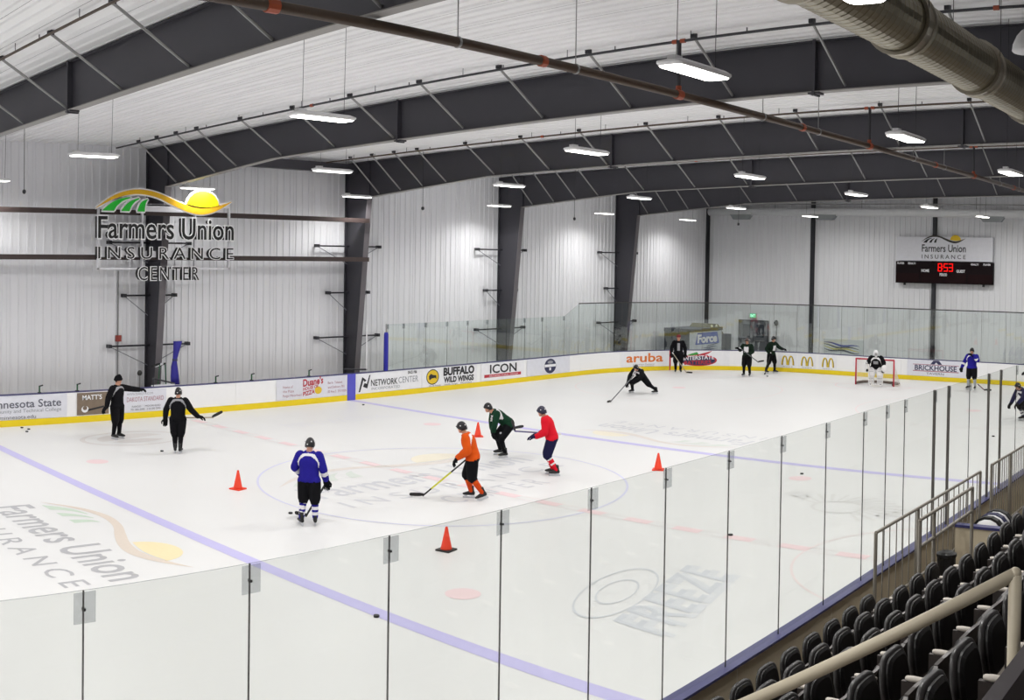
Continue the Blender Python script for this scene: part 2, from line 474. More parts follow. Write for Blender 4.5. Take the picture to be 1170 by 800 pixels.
for i in range(56): put('ceiling_panel', cm, ce, loc=(XE-PW*(i+1), 0, 0))

# ------------------------------------------------------------------ steel frames
BRY = [12.9, 11.65, 10.42, 9.18, 6.78, 4.27, 1.85, -0.67, -3.18, -5.62, -8.12, -10.58, -13.1, -15.6]
bot = lambda y: (7.92 + (13.5-y)*0.083 if y > 7.2 else 8.443 + (7.2-y)*0.0236)
def frame(k, label):
    x = XK(k); t = thing('portal_frame', label, 'steel frame', (x, 0, 0), kind='structure')
    mb = MB(); fx = lambda a, b, d: Vector((d, a, b))
    mb.prism([(14.9, 0), (14.24, 0), (13.5, 7.92), (13.5, 9.34), (14.9, 9.30)], fx, -0.012, 0.012); mb.build('column_web', STEEL, t)
    mb = MB(); mb.prism([(13.5, 7.92), (7.2, bot(7.2)), (-25.8, bot(-25.8)), (-25.8, roof(-25.8)-0.03), (13.5, roof(13.5)-0.03)], fx, -0.012, 0.012); mb.build('rafter_web', STEEL, t)
    def flange(name, pl, w, m):
        mb = MB(); th = 0.02
        for (a0, b0), (a1, b1) in zip(pl[:-1], pl[1:]):
            d = Vector((0, a1-a0, b1-b0)).normalized(); nrm = Vector((0, -d.z, d.y))*th
            p0, p1 = Vector((0, a0, b0)), Vector((0, a1, b1)); X = Vector((w/2, 0, 0))
            vs = [p0-X, p0+X, p1+X, p1-X]; vs += [v+nrm for v in vs]
            mb.add(vs, [(0,1,2,3),(7,6,5,4),(0,4,5,1),(1,5,6,2),(2,6,7,3),(3,7,4,0)])
        return mb.build(name, m, t)
    flange('column_inner_flange', [(14.24, 0), (13.5, 7.92)], 0.26, M('column_flange_paint', (104, 100, 104), 0.5, var=0.06))
    flange('column_outer_flange', [(14.9, 0), (14.9, 9.28)], 0.22, STEEL)
    flange('rafter_bottom_flange', [(13.5, 7.90), (7.2, bot(7.2)-0.02), (-25.8, bot(-25.8)-0.02)], 0.24, FLANGE)
    flange('rafter_top_flange', [(14.9, roof(14.9)-0.05), (-25.8, roof(-25.8)-0.05)], 0.22, STEEL)
    mb = MB(); mb.box(-0.10, 0.10, 13.42, 13.50, 7.9, 9.28); mb.build('knee_plate', STEEL, t)
    for yy in (1.62, -9.95):
        mb = MB(); mb.box(-0.13, 0.13, yy-0.03, yy+0.03, bot(yy)-0.10, roof(yy)-0.04); mb.box(-0.11, 0.11, yy-0.12, yy+0.12, bot(yy)-0.075, bot(yy)-0.025)
        mb.build('splice_plate', STEEL, t)
    for yy in BRY:
        mb = MB(); b0 = bot(yy)+0.05; mb.tube((-0.03, yy, b0), (-1.5, yy, roof(yy)-0.07), 0.028, n=6)
        br = mb.build('flange_brace', BRACEM, t)
        mb = MB(); mb.box(-1.56, -1.45, yy-0.045, yy+0.045, roof(yy)-0.09, roof(yy)-0.0); mb.build('bracket', DARK, br)
    return t
FL = ['steel frame nearest the camera with only its rafter in view', 'steel frame behind the big wall sign', 'second steel frame from the wall sign, where the brown rails end',
      'third steel frame from the wall sign', 'steel frame closest to the end wall']
for k in range(-1, 4): frame(k, FL[k+1])
# end wall posts and beam
for yy, nm in ((14.86, 'in the far corner'), (7.85, 'next to the arches adverts'), (0.52, 'behind the scoreboard'), (-6.9, 'right of the scoreboard')):
    mb = MB(); mb.box(XE-0.16, XE-0.14, yy-0.11, yy+0.11, 0, roof(yy)-0.25); mb.box(XE-0.14, XE-0.03, yy-0.012, yy+0.012, 0, roof(yy)-0.25); mb.box(XE-0.03, XE-0.012, yy-0.11, yy+0.11, 0, roof(yy)-0.25)
    o = mb.build('wall_post', DARK); struct(o, 'dark steel post on the end wall ' + nm, 'post')
mb = MB(); mb.add([(XE-dx, yy, roof(yy)-dz) for dz in (0.34, 0.03) for yy in (-25, 14.9) for dx in (0.26, 0.02)], [(0,2,3,1),(4,5,7,6),(0,1,5,4),(2,6,7,3),(0,4,6,2),(1,3,7,5)])
struct(mb.build('end_beam', DARK), 'dark steel beam along the top of the end wall', 'beam')
# eave strut along the far wall
mb = MB(); mb.box(XK(0)+.05, XK(1)-.05, 14.2, 14.5, 8.85, 9.22)
struct(mb.build('eave_strut', STEEL), 'grey eave beam between the two frames beside the wall sign', 'beam')
# brown rails carrying the sign
for z, nm in ((6.96, 'upper'), (5.43, 'lower')):
    mb = MB(); mb.box(XK(-1), XK(1)-0.05, 13.42, 13.60, z-0.085, z+0.085); mb.box(XK(-1), XK(1)-0.05, 13.60, 13.75, z+0.065, z+0.085)
    struct(mb.build('wall_girt', RAILB), nm + ' brown steel rail running behind the big wall sign', 'rail')
# bracing bars on the columns
for k, nm in ((0, 'the frame behind the wall sign'), (1, 'the frame where the brown rails end'), (2, 'the third frame from the wall sign'), (3, 'the frame closest to the end wall')):
    for z, h, pos in ((5.95, 1.62, 'top'), (4.08, 1.03, 'middle'), (2.3, 1.6, 'bottom')):
        t = thing('wall_brace_bar', pos + ' dark horizontal brace bar on the column of ' + nm, 'brace', (XK(k), 14.72, z))
        mb = MB(); mb.tube((-h, 0, 0), (h, 0, 0), 0.035, n=6); mb.build('bar', DARK, t)
        for sx in (-1, 1):
            mb = MB(); mb.box(sx*h-0.06, sx*h+0.06, -0.06, 0.17, -0.06, 0.06); mb.build('end_bracket', DARK, t)
            mb = MB(); mb.tube((sx*h*0.97, 0.05, -0.03), (sx*0.06, 0.05, -0.72), 0.016, n=6); mb.build('strut', M('strut_grey', (140, 142, 150), 0.5), t)

# ================================================================== BOARDS AND GLASS
BH = 1.03
def strip(mb, s0, s1, d0, d1, z0, z1, mi=0, ms=0.9, mouter=None):
    """a curved box along the boards: d is the distance inward from the inner face"""
    n = max(1, int(math.ceil((s1-s0)/ms))) if not (s1 <= SX or s0 >= S_NEAR) else 1
    for i in range(n):
        a, b = s0+(s1-s0)*i/n, s0+(s1-s0)*(i+1)/n
        vs = [onb(p, z, d) for z in (z0, z1) for d in (d0, d1) for p in (a, b)]
        fs = [(0,2,3,1),(4,5,7,6),(0,1,5,4),(2,6,7,3)]
        if i == 0: fs.append((0,4,6,2))
        if i == n-1: fs.append((1,3,7,5))
        for f in fs: mb.add([vs[j] for j in f], [tuple(range(4))], mouter if (mouter is not None and f == (0,1,5,4)) else mi)
    return mb
def boards(label, s0, s1):
    t = thing('dasher_boards', label, 'boards', kind='structure')
    n = max(1, round((s1-s0)/2.44)); L = (s1-s0)/n
    for i in range(n):
        a, b = s0+i*L, s0+(i+1)*L
        mb = MB(); strip(mb, a+0.003, b-0.003, -0.11, 0.0, 0.0, BH-0.03, 0, mouter=1); mb.build('board_panel', [BOARDW, TAN], t)
        mb = MB(); strip(mb, a, b, 0.001, 0.014, 0.0, 0.21); mb.build('kick_strip', KICK, t)
        mb = MB(); strip(mb, a, b, -0.17, 0.012, BH-0.03, BH); mb.build('cap_rail', CAPN, t)
    return t
bf = boards('long white far-side boards with adverts and yellow kick strip', -14.64, SX)
bc = boards('curved far-corner boards with yellow kick strip', SX, SX+ARC)
be = boards('white end boards behind the goal with yellow kick strip', SX+ARC, SX+ARC+2*SY)
bc2 = boards('curved corner boards at the far end of the seating', SX+ARC+2*SY, S_NEAR)
bn = boards('near-side boards with navy cap and tan back below the glass', S_NEAR, s_near(-18.3))
BLUEB = M('stripe_blue', (88, 86, 196), 0.4)
mb = MB(); strip(mb, 7.56, 7.97, 0.015, 0.022, 0, BH-0.02); mb.build('blue_stripe', BLUEB, bf)
mb = MB(); strip(mb, 27.44, 27.52, 0.015, 0.022, 0, BH-0.02); mb.build('red_stripe', M('stripe_red', (190, 40, 60), 0.4), bc)

def pane(mb, a, b, z0, z1, th=0.014, ztop2=None, m=0):
    n = 1 if (b <= SX or a >= S_NEAR or (a >= SX+ARC and b <= SX+ARC+2*SY)) else 3
    z2 = z1 if ztop2 is None else ztop2
    for i in range(n):
        p, r = a+(b-a)*i/n, a+(b-a)*(i+1)/n
        za, zb = z1+(z2-z1)*i/n, z1+(z2-z1)*(i+1)/n
        D0, D1 = -0.07-th, -0.07
        vs = [onb(p, z0, D0), onb(r, z0, D0), onb(p, z0, D1), onb(r, z0, D1), onb(p, za, D0), onb(r, zb, D0), onb(p, za, D1), onb(r, zb, D1)]
        mb.add([vs[j] for j in (0,1,5,4)], [(0,1,2,3)], 0); mb.add([vs[j] for j in (2,6,7,3)], [(0,1,2,3)], 0)
        mb.add([vs[j] for j in (4,5,7,6)], [(0,1,2,3)], 1)
def screen(label, edges, z0, z1, m, joint=0.010, clips=True, rail=False):
    t = thing('glass_screen', label, 'glass', kind='structure')
    for a, b in zip(edges[:-1], edges[1:]):
        mb = MB(); pane(mb, a+0.006, b-0.006, z0, z1); mb.build('glass_pane', [m, RIM], t)
    for e in edges:
        mb = MB(); strip(mb, e-joint/2, e+joint/2, -0.084, -0.070, z0, z1); mb.build('joint_strip', JOINT, t)
        if clips:
            mb = MB(); strip(mb, e-0.075, e+0.075, -0.10, -0.094, z1-0.20, z1-0.005); cl = mb.build('clip', CLIP, t)
            mb = MB(); strip(mb, e-0.007, e+0.007, -0.102, -0.066, z1-0.125, z1-0.108); mb.build('bolt', GASK, cl)
    if rail:
        mb = MB(); strip(mb, edges[0], edges[-1], -0.10, -0.05, z1, z1+0.05); mb.build('top_rail', GASK, t)
    return t
edges = [9.68, 10.55]
while edges[-1] < 20.0: edges.append(edges[-1]+1.23)
edges[-1] = 20.75
gs1 = screen('low glass panes on the far boards right of the blue pad', edges, BH, 2.87, PANEF)
mb = MB(); pane(mb, 20.76, 21.85, BH, 2.87, ztop2=3.42); mb.build('slanted_pane', [PANEF, RIM], gs1)
ee = [21.86]
while ee[-1] < SX+ARC+2*SY+3: ee.append(ee[-1]+1.22)
gs2 = screen('tall glass panes round the far corner and end', ee, BH, 3.42, PANEF, joint=0.008, clips=False, rail=True)
ne = [-18.3+0.0, -17.13, -15.9, -14.66, -13.40, -12.16, -10.94, -9.71, -8.45, -7.19, -5.92, -4.67, -3.81, -3.05, -1.66, -0.92, 0.3, 1.53, 2.40, 3.62, 4.84, 6.06, 7.28, 8.5, 9.72, 10.94, 12.16, 13.38, 14.6, 15.82, 17.04, 18.26, 19.48, 20.7]
ns = sorted(s_near(x) for x in ne)
gs3 = screen('near-side glass panes with small clips along their top edge', ns, BH, 3.44, PANE, joint=0.008)
for x in (-1.66, -0.92, 1.53, 2.40):
    mb = MB(); strip(mb, s_near(x)-0.022, s_near(x)+0.022, -0.10, -0.06, BH, 3.45); mb.build('gate_post', M('gate_post_grey', (92, 88, 84), 0.5), gs3)

# ================================================================== ADVERTS ON THE BOARDS
def advert(label, s0, s1, z0, z1, bg, draw, grp='adverts on the boards'):
    t = thing('advertising_panel', label, 'advert')
    if bg:
        mb = MB(); strip(mb, s0, s1, 0.016, 0.020, z0, z1, ms=0.35); mb.build('backing', bg, t)
    def word(body, a, b, w, h, m, bold=0.0, name='lettering', spacing=1.0, tilt=0.0):
        mb = MB(); f = (lambda x, y, d: onb(x, y + tilt*(x-a), d))
        addtext(mb, body, f, a, b, w, h, d=0.027, offset=bold, spacing=spacing); mb.build(name, m, t)['kind'] = 'stuff'
    def shape(name, P, m, d=0.0235):
        bm = bmesh.new(); bm.faces.new([bm.verts.new((a, b, 0)) for a, b in P])
        if P[0][0] > SX-1:
            a = min(p[0] for p in P)+0.1
            while a < max(p[0] for p in P):
                bmesh.ops.bisect_plane(bm, geom=bm.verts[:]+bm.edges[:]+bm.faces[:], plane_co=(a, 0, 0), plane_no=(1, 0, 0)); a += 0.1
        bm.verts.index_update()
        mb = MB(); mb.add([onb(v.co.x, v.co.y, d) for v in bm.verts], [tuple(v.index for v in f.verts) for f in bm.faces]); bm.free(); mb.build(name, m, t)
    draw(word, shape); return t
def ell(cx, cy, rx, ry, n=20): return [(cx+rx*math.cos(2*PI*i/n), cy+ry*math.sin(2*PI*i/n)) for i in range(n)]
INKB = M('ink_black', (34, 34, 40), 0.5); INKG = M('ink_grey', (96, 98, 112), 0.5); INKS = M('ink_silver', (150, 152, 160), 0.5)
RED = M('ink_red', (190, 44, 60), 0.5); ORG = M('ink_orange', (226, 122, 50), 0.5); GOLD = M('ink_gold', (232, 196, 40), 0.5)
GRN = M('ink_green', (60, 160, 70), 0.5); PAPER = M('paper_grey', (228, 229, 238), 0.45); PAPW = M('paper_white', (242, 242, 246), 0.45)
BRN = M('advert_brown', (128, 112, 96), 0.5, var=0.25, scale=5); INKR = M('ink_rose', (176, 120, 134), 0.5); NAVY = M('ink_navy', (44, 46, 84), 0.5)
def d(word, shape):
    word('Minnesota State', -6.98, 0.60, 2.62, 0.24, INKG, 0.012); word('Community and Technical College', -6.98, 0.44, 2.62, 0.11, INKS)
    word('minnesota.edu', -6.5, 0.24, 1.25, 0.12, INKG)
advert('pale grey advert for Minnesota State college at the left end of the far boards', -7.1, -4.15, 0.23, 0.99, PAPER, d)
def d(word, shape):
    word("MATT'S", -3.6, 0.74, 0.72, 0.15, PAPW, 0.02)
    shape('hook_mark', ell(-3.5, 0.43, 0.13, 0.11), PAPW); shape('wave_mark', ell(-3.5, 0.47, 0.08, 0.07), BRN, 0.025)
    shape('band', [(-3.4, .36), (-2.8, .46), (-2.8, .52), (-3.4, .42)], INKB)
advert("brown advert reading MATT'S behind the pointing coach", -3.79, -2.62, 0.24, 0.97, BRN, d)
def d(word, shape):
    word('WWW.DAKOTA.COM', -1.95, 0.80, 1.0, 0.07, INKS); word('DAKOTA STANDARD', -1.95, 0.58, 1.42, 0.15, INKR)
    word('FARGO     MOORHEAD', -1.75, 0.38, 1.1, 0.06, INKG); word('701 000 0000   218 000 0000', -1.8, 0.28, 1.15, 0.06, INKG)
advert('pale advert reading DAKOTA STANDARD between the two black-clad figures', -2.2, -0.42, 0.24, 0.97, PAPER, d)
def d(word, shape):
    for i, wd in enumerate(('Home of', 'the Pizza', 'Fargo Moorhead')): word(wd, 4.5, 0.66-0.16*i, (0.45, 0.5, 0.85)[i], 0.09, INKR)
    word("Duane's", 5.42, 0.68, 0.95, 0.25, RED, 0.03, tilt=0.08); word('HOUSE OF', 5.42, 0.52, 0.72, 0.11, RED, 0.02, tilt=0.12); word('PIZZA', 5.42, 0.32, 0.55, 0.15, RED, 0.025, tilt=0.14)
    shape('pizza_slice', ell(6.14, 0.5, 0.17, 0.14), GOLD)
    for i, wd in enumerate(('Eat In  Takeout', 'and Delivery 701', '32 Ave S  293 0000')): word(wd, 6.6, 0.70-0.17*i, (0.7, 0.8, 0.9)[i], 0.09, INKR)
advert("pale advert for Duane's pizza with red script, left of the blue stripe", 4.2, 7.5, 0.24, 0.99, PAPER, d)
def d(word, shape):
    shape('arrow_mark', [(8.12, .28), (8.30, .86), (8.52, .72), (8.42, .66), (8.36, .74), (8.2, .28)], INKB)
    shape('arrow_mark', [(8.34, .48), (8.56, .40), (8.72, .92), (8.66, .92), (8.54, .58), (8.42, .62)], INKB)
    word('NETWORK', 8.75, 0.48, 1.4, 0.24, INKB, 0.01); word('CENTER', 10.2, 0.50, 1.08, 0.24, INKS); word('INCORPORATED', 8.78, 0.32, 1.5, 0.10, INKS)
    word('SINCE 1986', 10.7, 0.84, 0.5, 0.11, INKB, 0.02)
advert('white advert reading NETWORK CENTER just right of the blue stripe', 8.05, 11.4, 0.23, 0.99, PAPW, d)
def d(word, shape):
    shape('disc', ell(12.1, 0.62, 0.36, 0.32, 28), INKB); shape('disc_fill', ell(12.1, 0.62, 0.32, 0.28, 28), GOLD, 0.0245)
    shape('bison_mark', [(11.9, .52), (11.88, .66), (12.0, .76), (12.12, .70), (12.3, .68), (12.32, .52), (12.24, .58), (12.05, .56), (11.96, .50)], INKB, 0.0255)
    word('BUFFALO', 12.72, 0.64, 1.85, 0.30, INKB, 0.05); word('WILD WINGS', 12.74, 0.34, 1.8, 0.22, INKB, 0.045)
    word('Grill Fargo    South Fargo    Moorhead', 11.9, 0.23, 2.5, 0.06, INKG)
advert('white advert reading BUFFALO WILD WINGS with a yellow disc', 11.5, 14.75, 0.22, 0.99, PAPW, d)
def d(word, shape):
    word('ICON', 15.55, 0.54, 1.75, 0.36, INKB, 0.02); shape('underline', [(15.2, .36), (17.6, .36), (17.6, .49), (15.2, .49)], RED)
    word('ARCHITECTURAL GROUP', 15.5, 0.39, 1.9, 0.06, PAPW)
advert('white advert reading ICON with a red underline', 15.0, 17.8, 0.23, 0.99, PAPW, d)
def d(word, shape):
    shape('disc', ell(19.65, 0.6, 0.42, 0.34, 26), NAVY); shape('disc_band', [(19.25, .56), (20.05, .56), (20.05, .68), (19.25, .68)], PAPW, 0.0245)
    shape('disc_arc', ell(19.65, 0.78, 0.2, 0.07), INKS, 0.0245); word('1', 19.58, 0.4, 0.13, 0.13, PAPW)
advert('pale advert with a round navy badge, right of ICON', 18.0, 21.1, 0.23, 0.99, PAPER, d)
def d(word, shape):
    word('aruba', 25.0, 0.46, 2.1, 0.42, ORG, 0.02); word('a Hewlett Packard', 25.4, 0.30, 1.2, 0.07, INKS); word('Enterprise company', 25.4, 0.22, 1.2, 0.06, INKS)
advert('white corner advert reading aruba in orange', 24.7, 27.35, 0.22, 0.99, PAPW, d)
def d(word, shape):
    shape('oval', ell(29.0, 0.5, 0.95, 0.30, 28), RED); shape('oval_core', ell(29.0, 0.48, 0.86, 0.23, 28), NAVY, 0.0245)
    shape('leaf', [(28.4, .78), (28.9, .92), (29.0, .80), (28.6, .74)], GRN, 0.025); shape('leaf', [(29.0, .80), (29.7, .98), (29.5, .84), (29.2, .74)], RED, 0.025)
    word('INTERSTATE', 28.2, 0.50, 1.6, 0.20, PAPW, 0.02, tilt=0.04); word('BATTERIES', 28.25, 0.27, 1.4, 0.18, RED, 0.02, tilt=0.04)
advert('white corner advert reading INTERSTATE BATTERIES behind the man in the dark jacket', 27.7, 30.6, 0.22, 0.99, PAPW, d)
for i, (c, nm) in enumerate(((33.62, 'leftmost'), (34.66, 'middle'), (35.82, 'rightmost'))):
    def d(word, shape, c=c):
        for sx in (-1, 1):
            P = [(c+sx*0.165+0.165*math.cos(a), 0.36+0.48*math.sin(a)) for a in np.linspace(0, PI, 14)]
            Q = [(c+sx*0.165+0.10*math.cos(a), 0.36+0.42*math.sin(a)) for a in np.linspace(PI, 0, 14)]
            mb = None
            for j in range(13): shape('arch', [P[j], P[j+1], Q[12-j], Q[13-j]], M('ink_arch', (214, 186, 40), 0.5), 0.026)
            P2 = [(c+0.03+sx*0.165+0.165*math.cos(a), 0.35+0.48*math.sin(a)) for a in np.linspace(0, PI, 14)]
            for j in range(13): shape('arch_shadow', [P2[j], P2[j+1], (Q[12-j][0]+0.03, Q[12-j][1]-0.01), (Q[13-j][0]+0.03, Q[13-j][1]-0.01)], M('ink_olive', (96, 84, 50), 0.5), 0.0245)
        word("i'm lovin' it", c-0.27, 0.25, 0.54, 0.06, INKG)
    advert(nm + ' of the three golden arches adverts on the end boards', c-0.5, c+0.5, 0.22, 0.98, PAPW, d)
def d(word, shape):
    word('BRICKHOUSE', 40.5, 0.50, 2.15, 0.24, NAVY, 0.02); shape('bar', [(40.4, .44), (42.75, .44), (42.75, .48), (40.4, .48)], INKR); shape('bar', [(40.4, .76), (42.75, .76), (42.75, .79), (40.4, .79)], INKR)
    shape('roof_mark', [(41.3, .80), (41.45, .98), (41.75, .98), (41.9, .80), (41.7, .80), (41.6, .9), (41.5, .8)], NAVY)
    word('TAVERN', 41.1, 0.30, 0.9, 0.10, INKG)
advert('white end-boards advert reading BRICKHOUSE right of the goal', 40.1, 43.1, 0.22, 0.995, PAPER, d)
for x, nm in ((-5.1, 'leftmost'), (-3.75, 'second from left'), (1.62, 'third from left'), (3.15, 'fourth from left'), (5.75, 'rightmost')):
    t = thing('gate_latch', nm + ' of the small green gate latches on the far boards', 'latch', (x, HY+0.05, BH))
    mb = MB(); mb.box(-0.05, 0.05, -0.05, 0.05, 0, 0.03); mb.build('base', DARK, t)
    mb = MB(); mb.tube((0, 0, 0.03), (0, 0, 0.22), 0.028, n=8); mb.build('stem', M('latch_green', (46, 92, 62), 0.5), t)
    mb = MB(); mb.tube((-0.02, 0, 0.22), (0.12, 0, 0.25), 0.022, n=6); mb.build('handle', DARK, t)

# ================================================================== BIG WALL SIGN, SCOREBOARD
YS = 13.28
t = thing('wall_sign', 'big Farmers Union Insurance Center letter sign hung on the brown rails', 'sign', (0, 0, 0))
fs_ = lambda a, b, dd: Vector((-2.95+a, YS-dd, 6.08+b*0.87))
FRW = M('sign_frame_white', (225, 225, 230), 0.5)
for a, b in (((-2.88, 5.02), (2.36, 5.02)), ((-2.88, 7.30), (2.36, 7.20))):
    mb = MB(); mb.box(a[0], b[0], YS+0.02, YS+0.08, min(a[1], b[1]), min(a[1], b[1])+0.06); mb.build('frame_bar', FRW, t)
for x in (-2.88, -1.22, 0.88, 2.30):
    mb = MB(); mb.box(x, x+0.06, YS+0.02, YS+0.13, 5.02, 7.2); mb.build('frame_bar', FRW, t)
mb = MB(); mb.box(-2.8, 2.35, YS+0.02, YS+0.05, 5.44, 5.66); mb.build('frame_panel', FRW, t)
mb = MB(); mb.box(-1.3, 0.9, YS+0.02, YS+0.05, 7.0, 7.25); mb.build('frame_panel', FRW, t)
RIMW = M('sign_rim_white', (244, 244, 246), 0.4)
def signtext(body, a0, b0, wd, ht, off, sp=1.0):
    w = 5.35; base, _ = text2d(body, None, None, extrude=0.5, offset=0.0, spacing=sp); own = []
    for nm, o2, m, d0, d1 in (('letter', off*0.2, BLACK, 0.0, 0.12), ('letter_rim', off+0.028, RIMW, 0.121, 0.135), ('letter_face', off-0.012, BLACK, 0.136, 0.142)):
        v, f = text2d(body, None, None, extrude=0.5, offset=o2, spacing=sp)
        sc = wd*w/base[:, 0].max(); sh = ht*w/text2d_cap()[0]; dx = (base[:, 0].max()-v[:, 0].max())/2
        dl = -0.05 if nm == 'letter' else 0.0
        for q_, (vs, fs) in enumerate(letters(v, f)):
            mb = MB(); mb.add([fs_(a0*w+(p[0]+dx)*sc+dl, b0*w+p[1]*sh, d0+(p[2]+0.5)*(d1-d0)) for p in vs], fs)
            o = mb.build(nm, m, t if nm == 'letter' else (own[q_] if q_ < len(own) else own[-1]))
            if nm == 'letter': own.append(o)
signtext('Farmers Union', 0, 0, 1.0, 0.153, 0.022); signtext('INSURANCE', 0, -0.148, 1.0, 0.084, 0.012, 1.5); signtext('CENTER', 0.285, -0.305, 0.45, 0.097, 0.010, 1.25)
def fat(P, k):
    c = np.mean(np.array(P), 0); out = []
    n = len(P)
    for i in range(n):
        p, a, b = np.array(P[i]), np.array(P[i-1]), np.array(P[(i+1) % n]); e = b-a; nn = np.array((e[1], -e[0])); L = np.linalg.norm(nn)
        out.append(tuple(p + (nn/L*k if L > 1e-9 else 0)))
    return out
def area(P): return sum(P[i-1][0]*P[i][1]-P[i][0]*P[i-1][1] for i in range(len(P)))
w_ = 5.35
fsw = lambda a, b, dd: fs_(a*w_, b*w_, dd)
SWG = M('sign_gold', (228, 178, 30), 0.4); SFG = M('sign_green', (28, 196, 52), 0.4); SYL = M('sign_yellow', (252, 232, 10), 0.4)
def signpoly(name, P, m):
    if area(P) < 0: P = P[::-1]
    mb = MB(); mb.prism(fat(P, 0.011), fsw, 0.06, 0.10); mb.build(name + '_rim', RIMW, t)
    mb = MB(); mb.prism(P, fsw, 0.101, 0.115); mb.build(name, m, t)
mb = MB(); n = len(SW_UP)
for k, (e, d0, mm, nm) in enumerate(((0.010, 0.06, RIMW, 'swoosh_rim'), (0.0, 0.101, SWG, 'swoosh'))):
    mb = MB(); U = [(a, b+e) for a, b in SW_UP]; L_ = [(a, b-e) for a, b in SW_LO]
    for i in range(n-1): mb.prism([L_[i], L_[i+1], U[i+1], U[i]], fsw, d0, d0+(0.04 if k == 0 else 0.014))
    mb.build(nm, mm, t)
for P in FIELDS: signpoly('field_stripe', P, SFG)
signpoly('sun', SUN, SYL)

t = thing('sponsor_sign', 'white Farmers Union Insurance panel above the scoreboard', 'sign', (0, 0, 0))
fe = lambda a, b, dd: Vector((XE-0.36-dd, 2.62-a, 5.82+b))
mb = MB(); mb.box(XE-0.36, XE-0.17, -2.85, 2.62, 5.84, 7.14); mb.build('panel', M('sign_panel', (226, 227, 234), 0.5), t)
emblem(t, lambda a, b, dd: fe(1.48+a, 0.52+b, 0.012+dd), 2.5, (INKB, M('ink_dark', (60, 56, 52), 0.5), INKB, GOLD))
t = thing('scoreboard', 'black scoreboard with red digits 8:53 on the end wall', 'scoreboard', (0, 0, 0))
mb = MB(); mb.box(XE-0.42, XE-0.17, -2.90, 2.62, 4.62, 5.80); mb.build('cabinet', M('scoreboard_black', (22, 12, 15), 0.8, spec=0.2), t)
for yy, wd in ((2.62, 1.4), (1.2, 1.35), (-0.15, 1.3), (-1.5, 1.4)):
    mb = MB(); mb.box(XE-0.435, XE-0.42, yy-wd+0.03, yy-0.03, 4.66, 5.16); mb.build('module', M('scoreboard_red_black', (30, 10, 13), 0.8, spec=0.2), t)
fe2 = lambda a, b, dd: Vector((XE-0.44-dd, 2.62-a, 4.62+b))
for body, a, b, w in (('PLAYER', 0.1, 1.02, 0.4), ('PENALTY', 0.72, 1.02, 0.45), ('PENALTY', 4.3, 1.02, 0.45), ('PLAYER', 5.0, 1.02, 0.4), ('HOME', 1.5, 0.62, 0.45), ('GUEST', 3.5, 0.62, 0.48), ('PERIOD', 2.55, 0.42, 0.42)):
    mb = MB(); addtext(mb, body, fe2, a, b, w, 0.10 if b > 1 else 0.14, offset=0.03); mb.build('lettering', PAPW, t)['kind'] = 'stuff'
mb = MB(); SEG = {'8': 'abcdefg', '5': 'afgcd', '3': 'abgcd'}
def digit(ch, a0):
    w, h, th = 0.24, 0.44, 0.05; b0 = 0.66
    R = {'a': (0, w, h-th, h), 'g': (0, w, h/2-th/2, h/2+th/2), 'd': (0, w, 0, th), 'f': (0, th, h/2, h), 'b': (w-th, w, h/2, h), 'e': (0, th, 0, h/2), 'c': (w-th, w, 0, h/2)}
    for s_ in SEG[ch]:
        x0, x1, y0, y1 = R[s_]; mb.add([fe2(a0+x, b0+y_, 0.0) for x, y_ in ((x0, y0), (x1, y0), (x1, y1), (x0, y1))], [(0,1,2,3)])
for ch, a in (('8', 2.44), ('5', 2.77), ('3', 3.06)): digit(ch, a)
for b in (0.78, 0.92): mb.add([fe2(2.69+x, b+y_, 0) for x, y_ in ((0, 0), (.05, 0), (.05, .05), (0, .05))], [(0,1,2,3)])
mb.build('red_digits', EM('digit_red', (255, 24, 20), 1.1), t)['kind'] = 'stuff'
for yy in (-2.4, 2.1):
    mb = MB(); mb.box(XE-0.30, XE-0.20, yy, yy+0.1, 4.5, 4.63); mb.build('bracket', DARK, t)

# end wall door, exit sign, wall lamp, banner
t = thing('door_1', 'grey double exit door in the end wall', 'door', kind='structure')
GRYD = M('door_grey', (112, 114, 120), 0.5)
mb = MB(); 
for y0, y1, z0, z1 in ((10.62, 10.70, 0, 2.2), (12.52, 12.60, 0, 2.2), (10.62, 12.60, 2.13, 2.2)): mb.box(XE-0.12, XE-0.02, y0, y1, z0, z1)
mb.build('door_frame', M('door_frame', (84, 86, 92), 0.5), t)
for y0 in (10.70, 11.62):
    mb = MB(); mb.box(XE-0.09, XE-0.03, y0+0.01, y0+0.89, 0.02, 2.12); lf = mb.build('door_leaf', GRYD, t)
    mb = MB(); mb.box(XE-0.10, XE-0.09, y0+0.2, y0+0.7, 1.2, 1.95); mb.build('pane', M('door_pane_dark', (70, 74, 82), 0.2), lf)
    mb = MB(); mb.tube((XE-0.14, y0+0.15, 1.0), (XE-0.14, y0+0.75, 1.0), 0.02, n=6); mb.build('push_bar', BRACEM, lf)
t = thing('exit_sign', 'green lit EXIT sign above the end wall door', 'sign', (XE-0.1, 11.62, 2.32))
mb = MB(); mb.box(-0.06, 0.07, -0.22, 0.22, 0, 0.28); mb.build('housing', WHITE, t)
mb = MB(); mb.add([(-0.062, 0.20, 0.02), (-0.062, -0.20, 0.02), (-0.062, -0.20, 0.26), (-0.062, 0.20, 0.26)], [(0,1,2,3)]); mb.build('face', EM('exit_green', (30, 190, 120), 0.9), t)
mb = MB(); addtext(mb, 'EXIT', lambda a, b, dd: Vector((-0.064, 0.16-a, 0.07+b)), 0, 0, 0.32, 0.14, offset=0.02); mb.build('lettering', EM('exit_text', (200, 255, 230), 1.4), t)
t = thing('wall_lamp', 'small black emergency lamp on the wall right of the door', 'lamp', (XE-0.1, 10.1, 2.1))
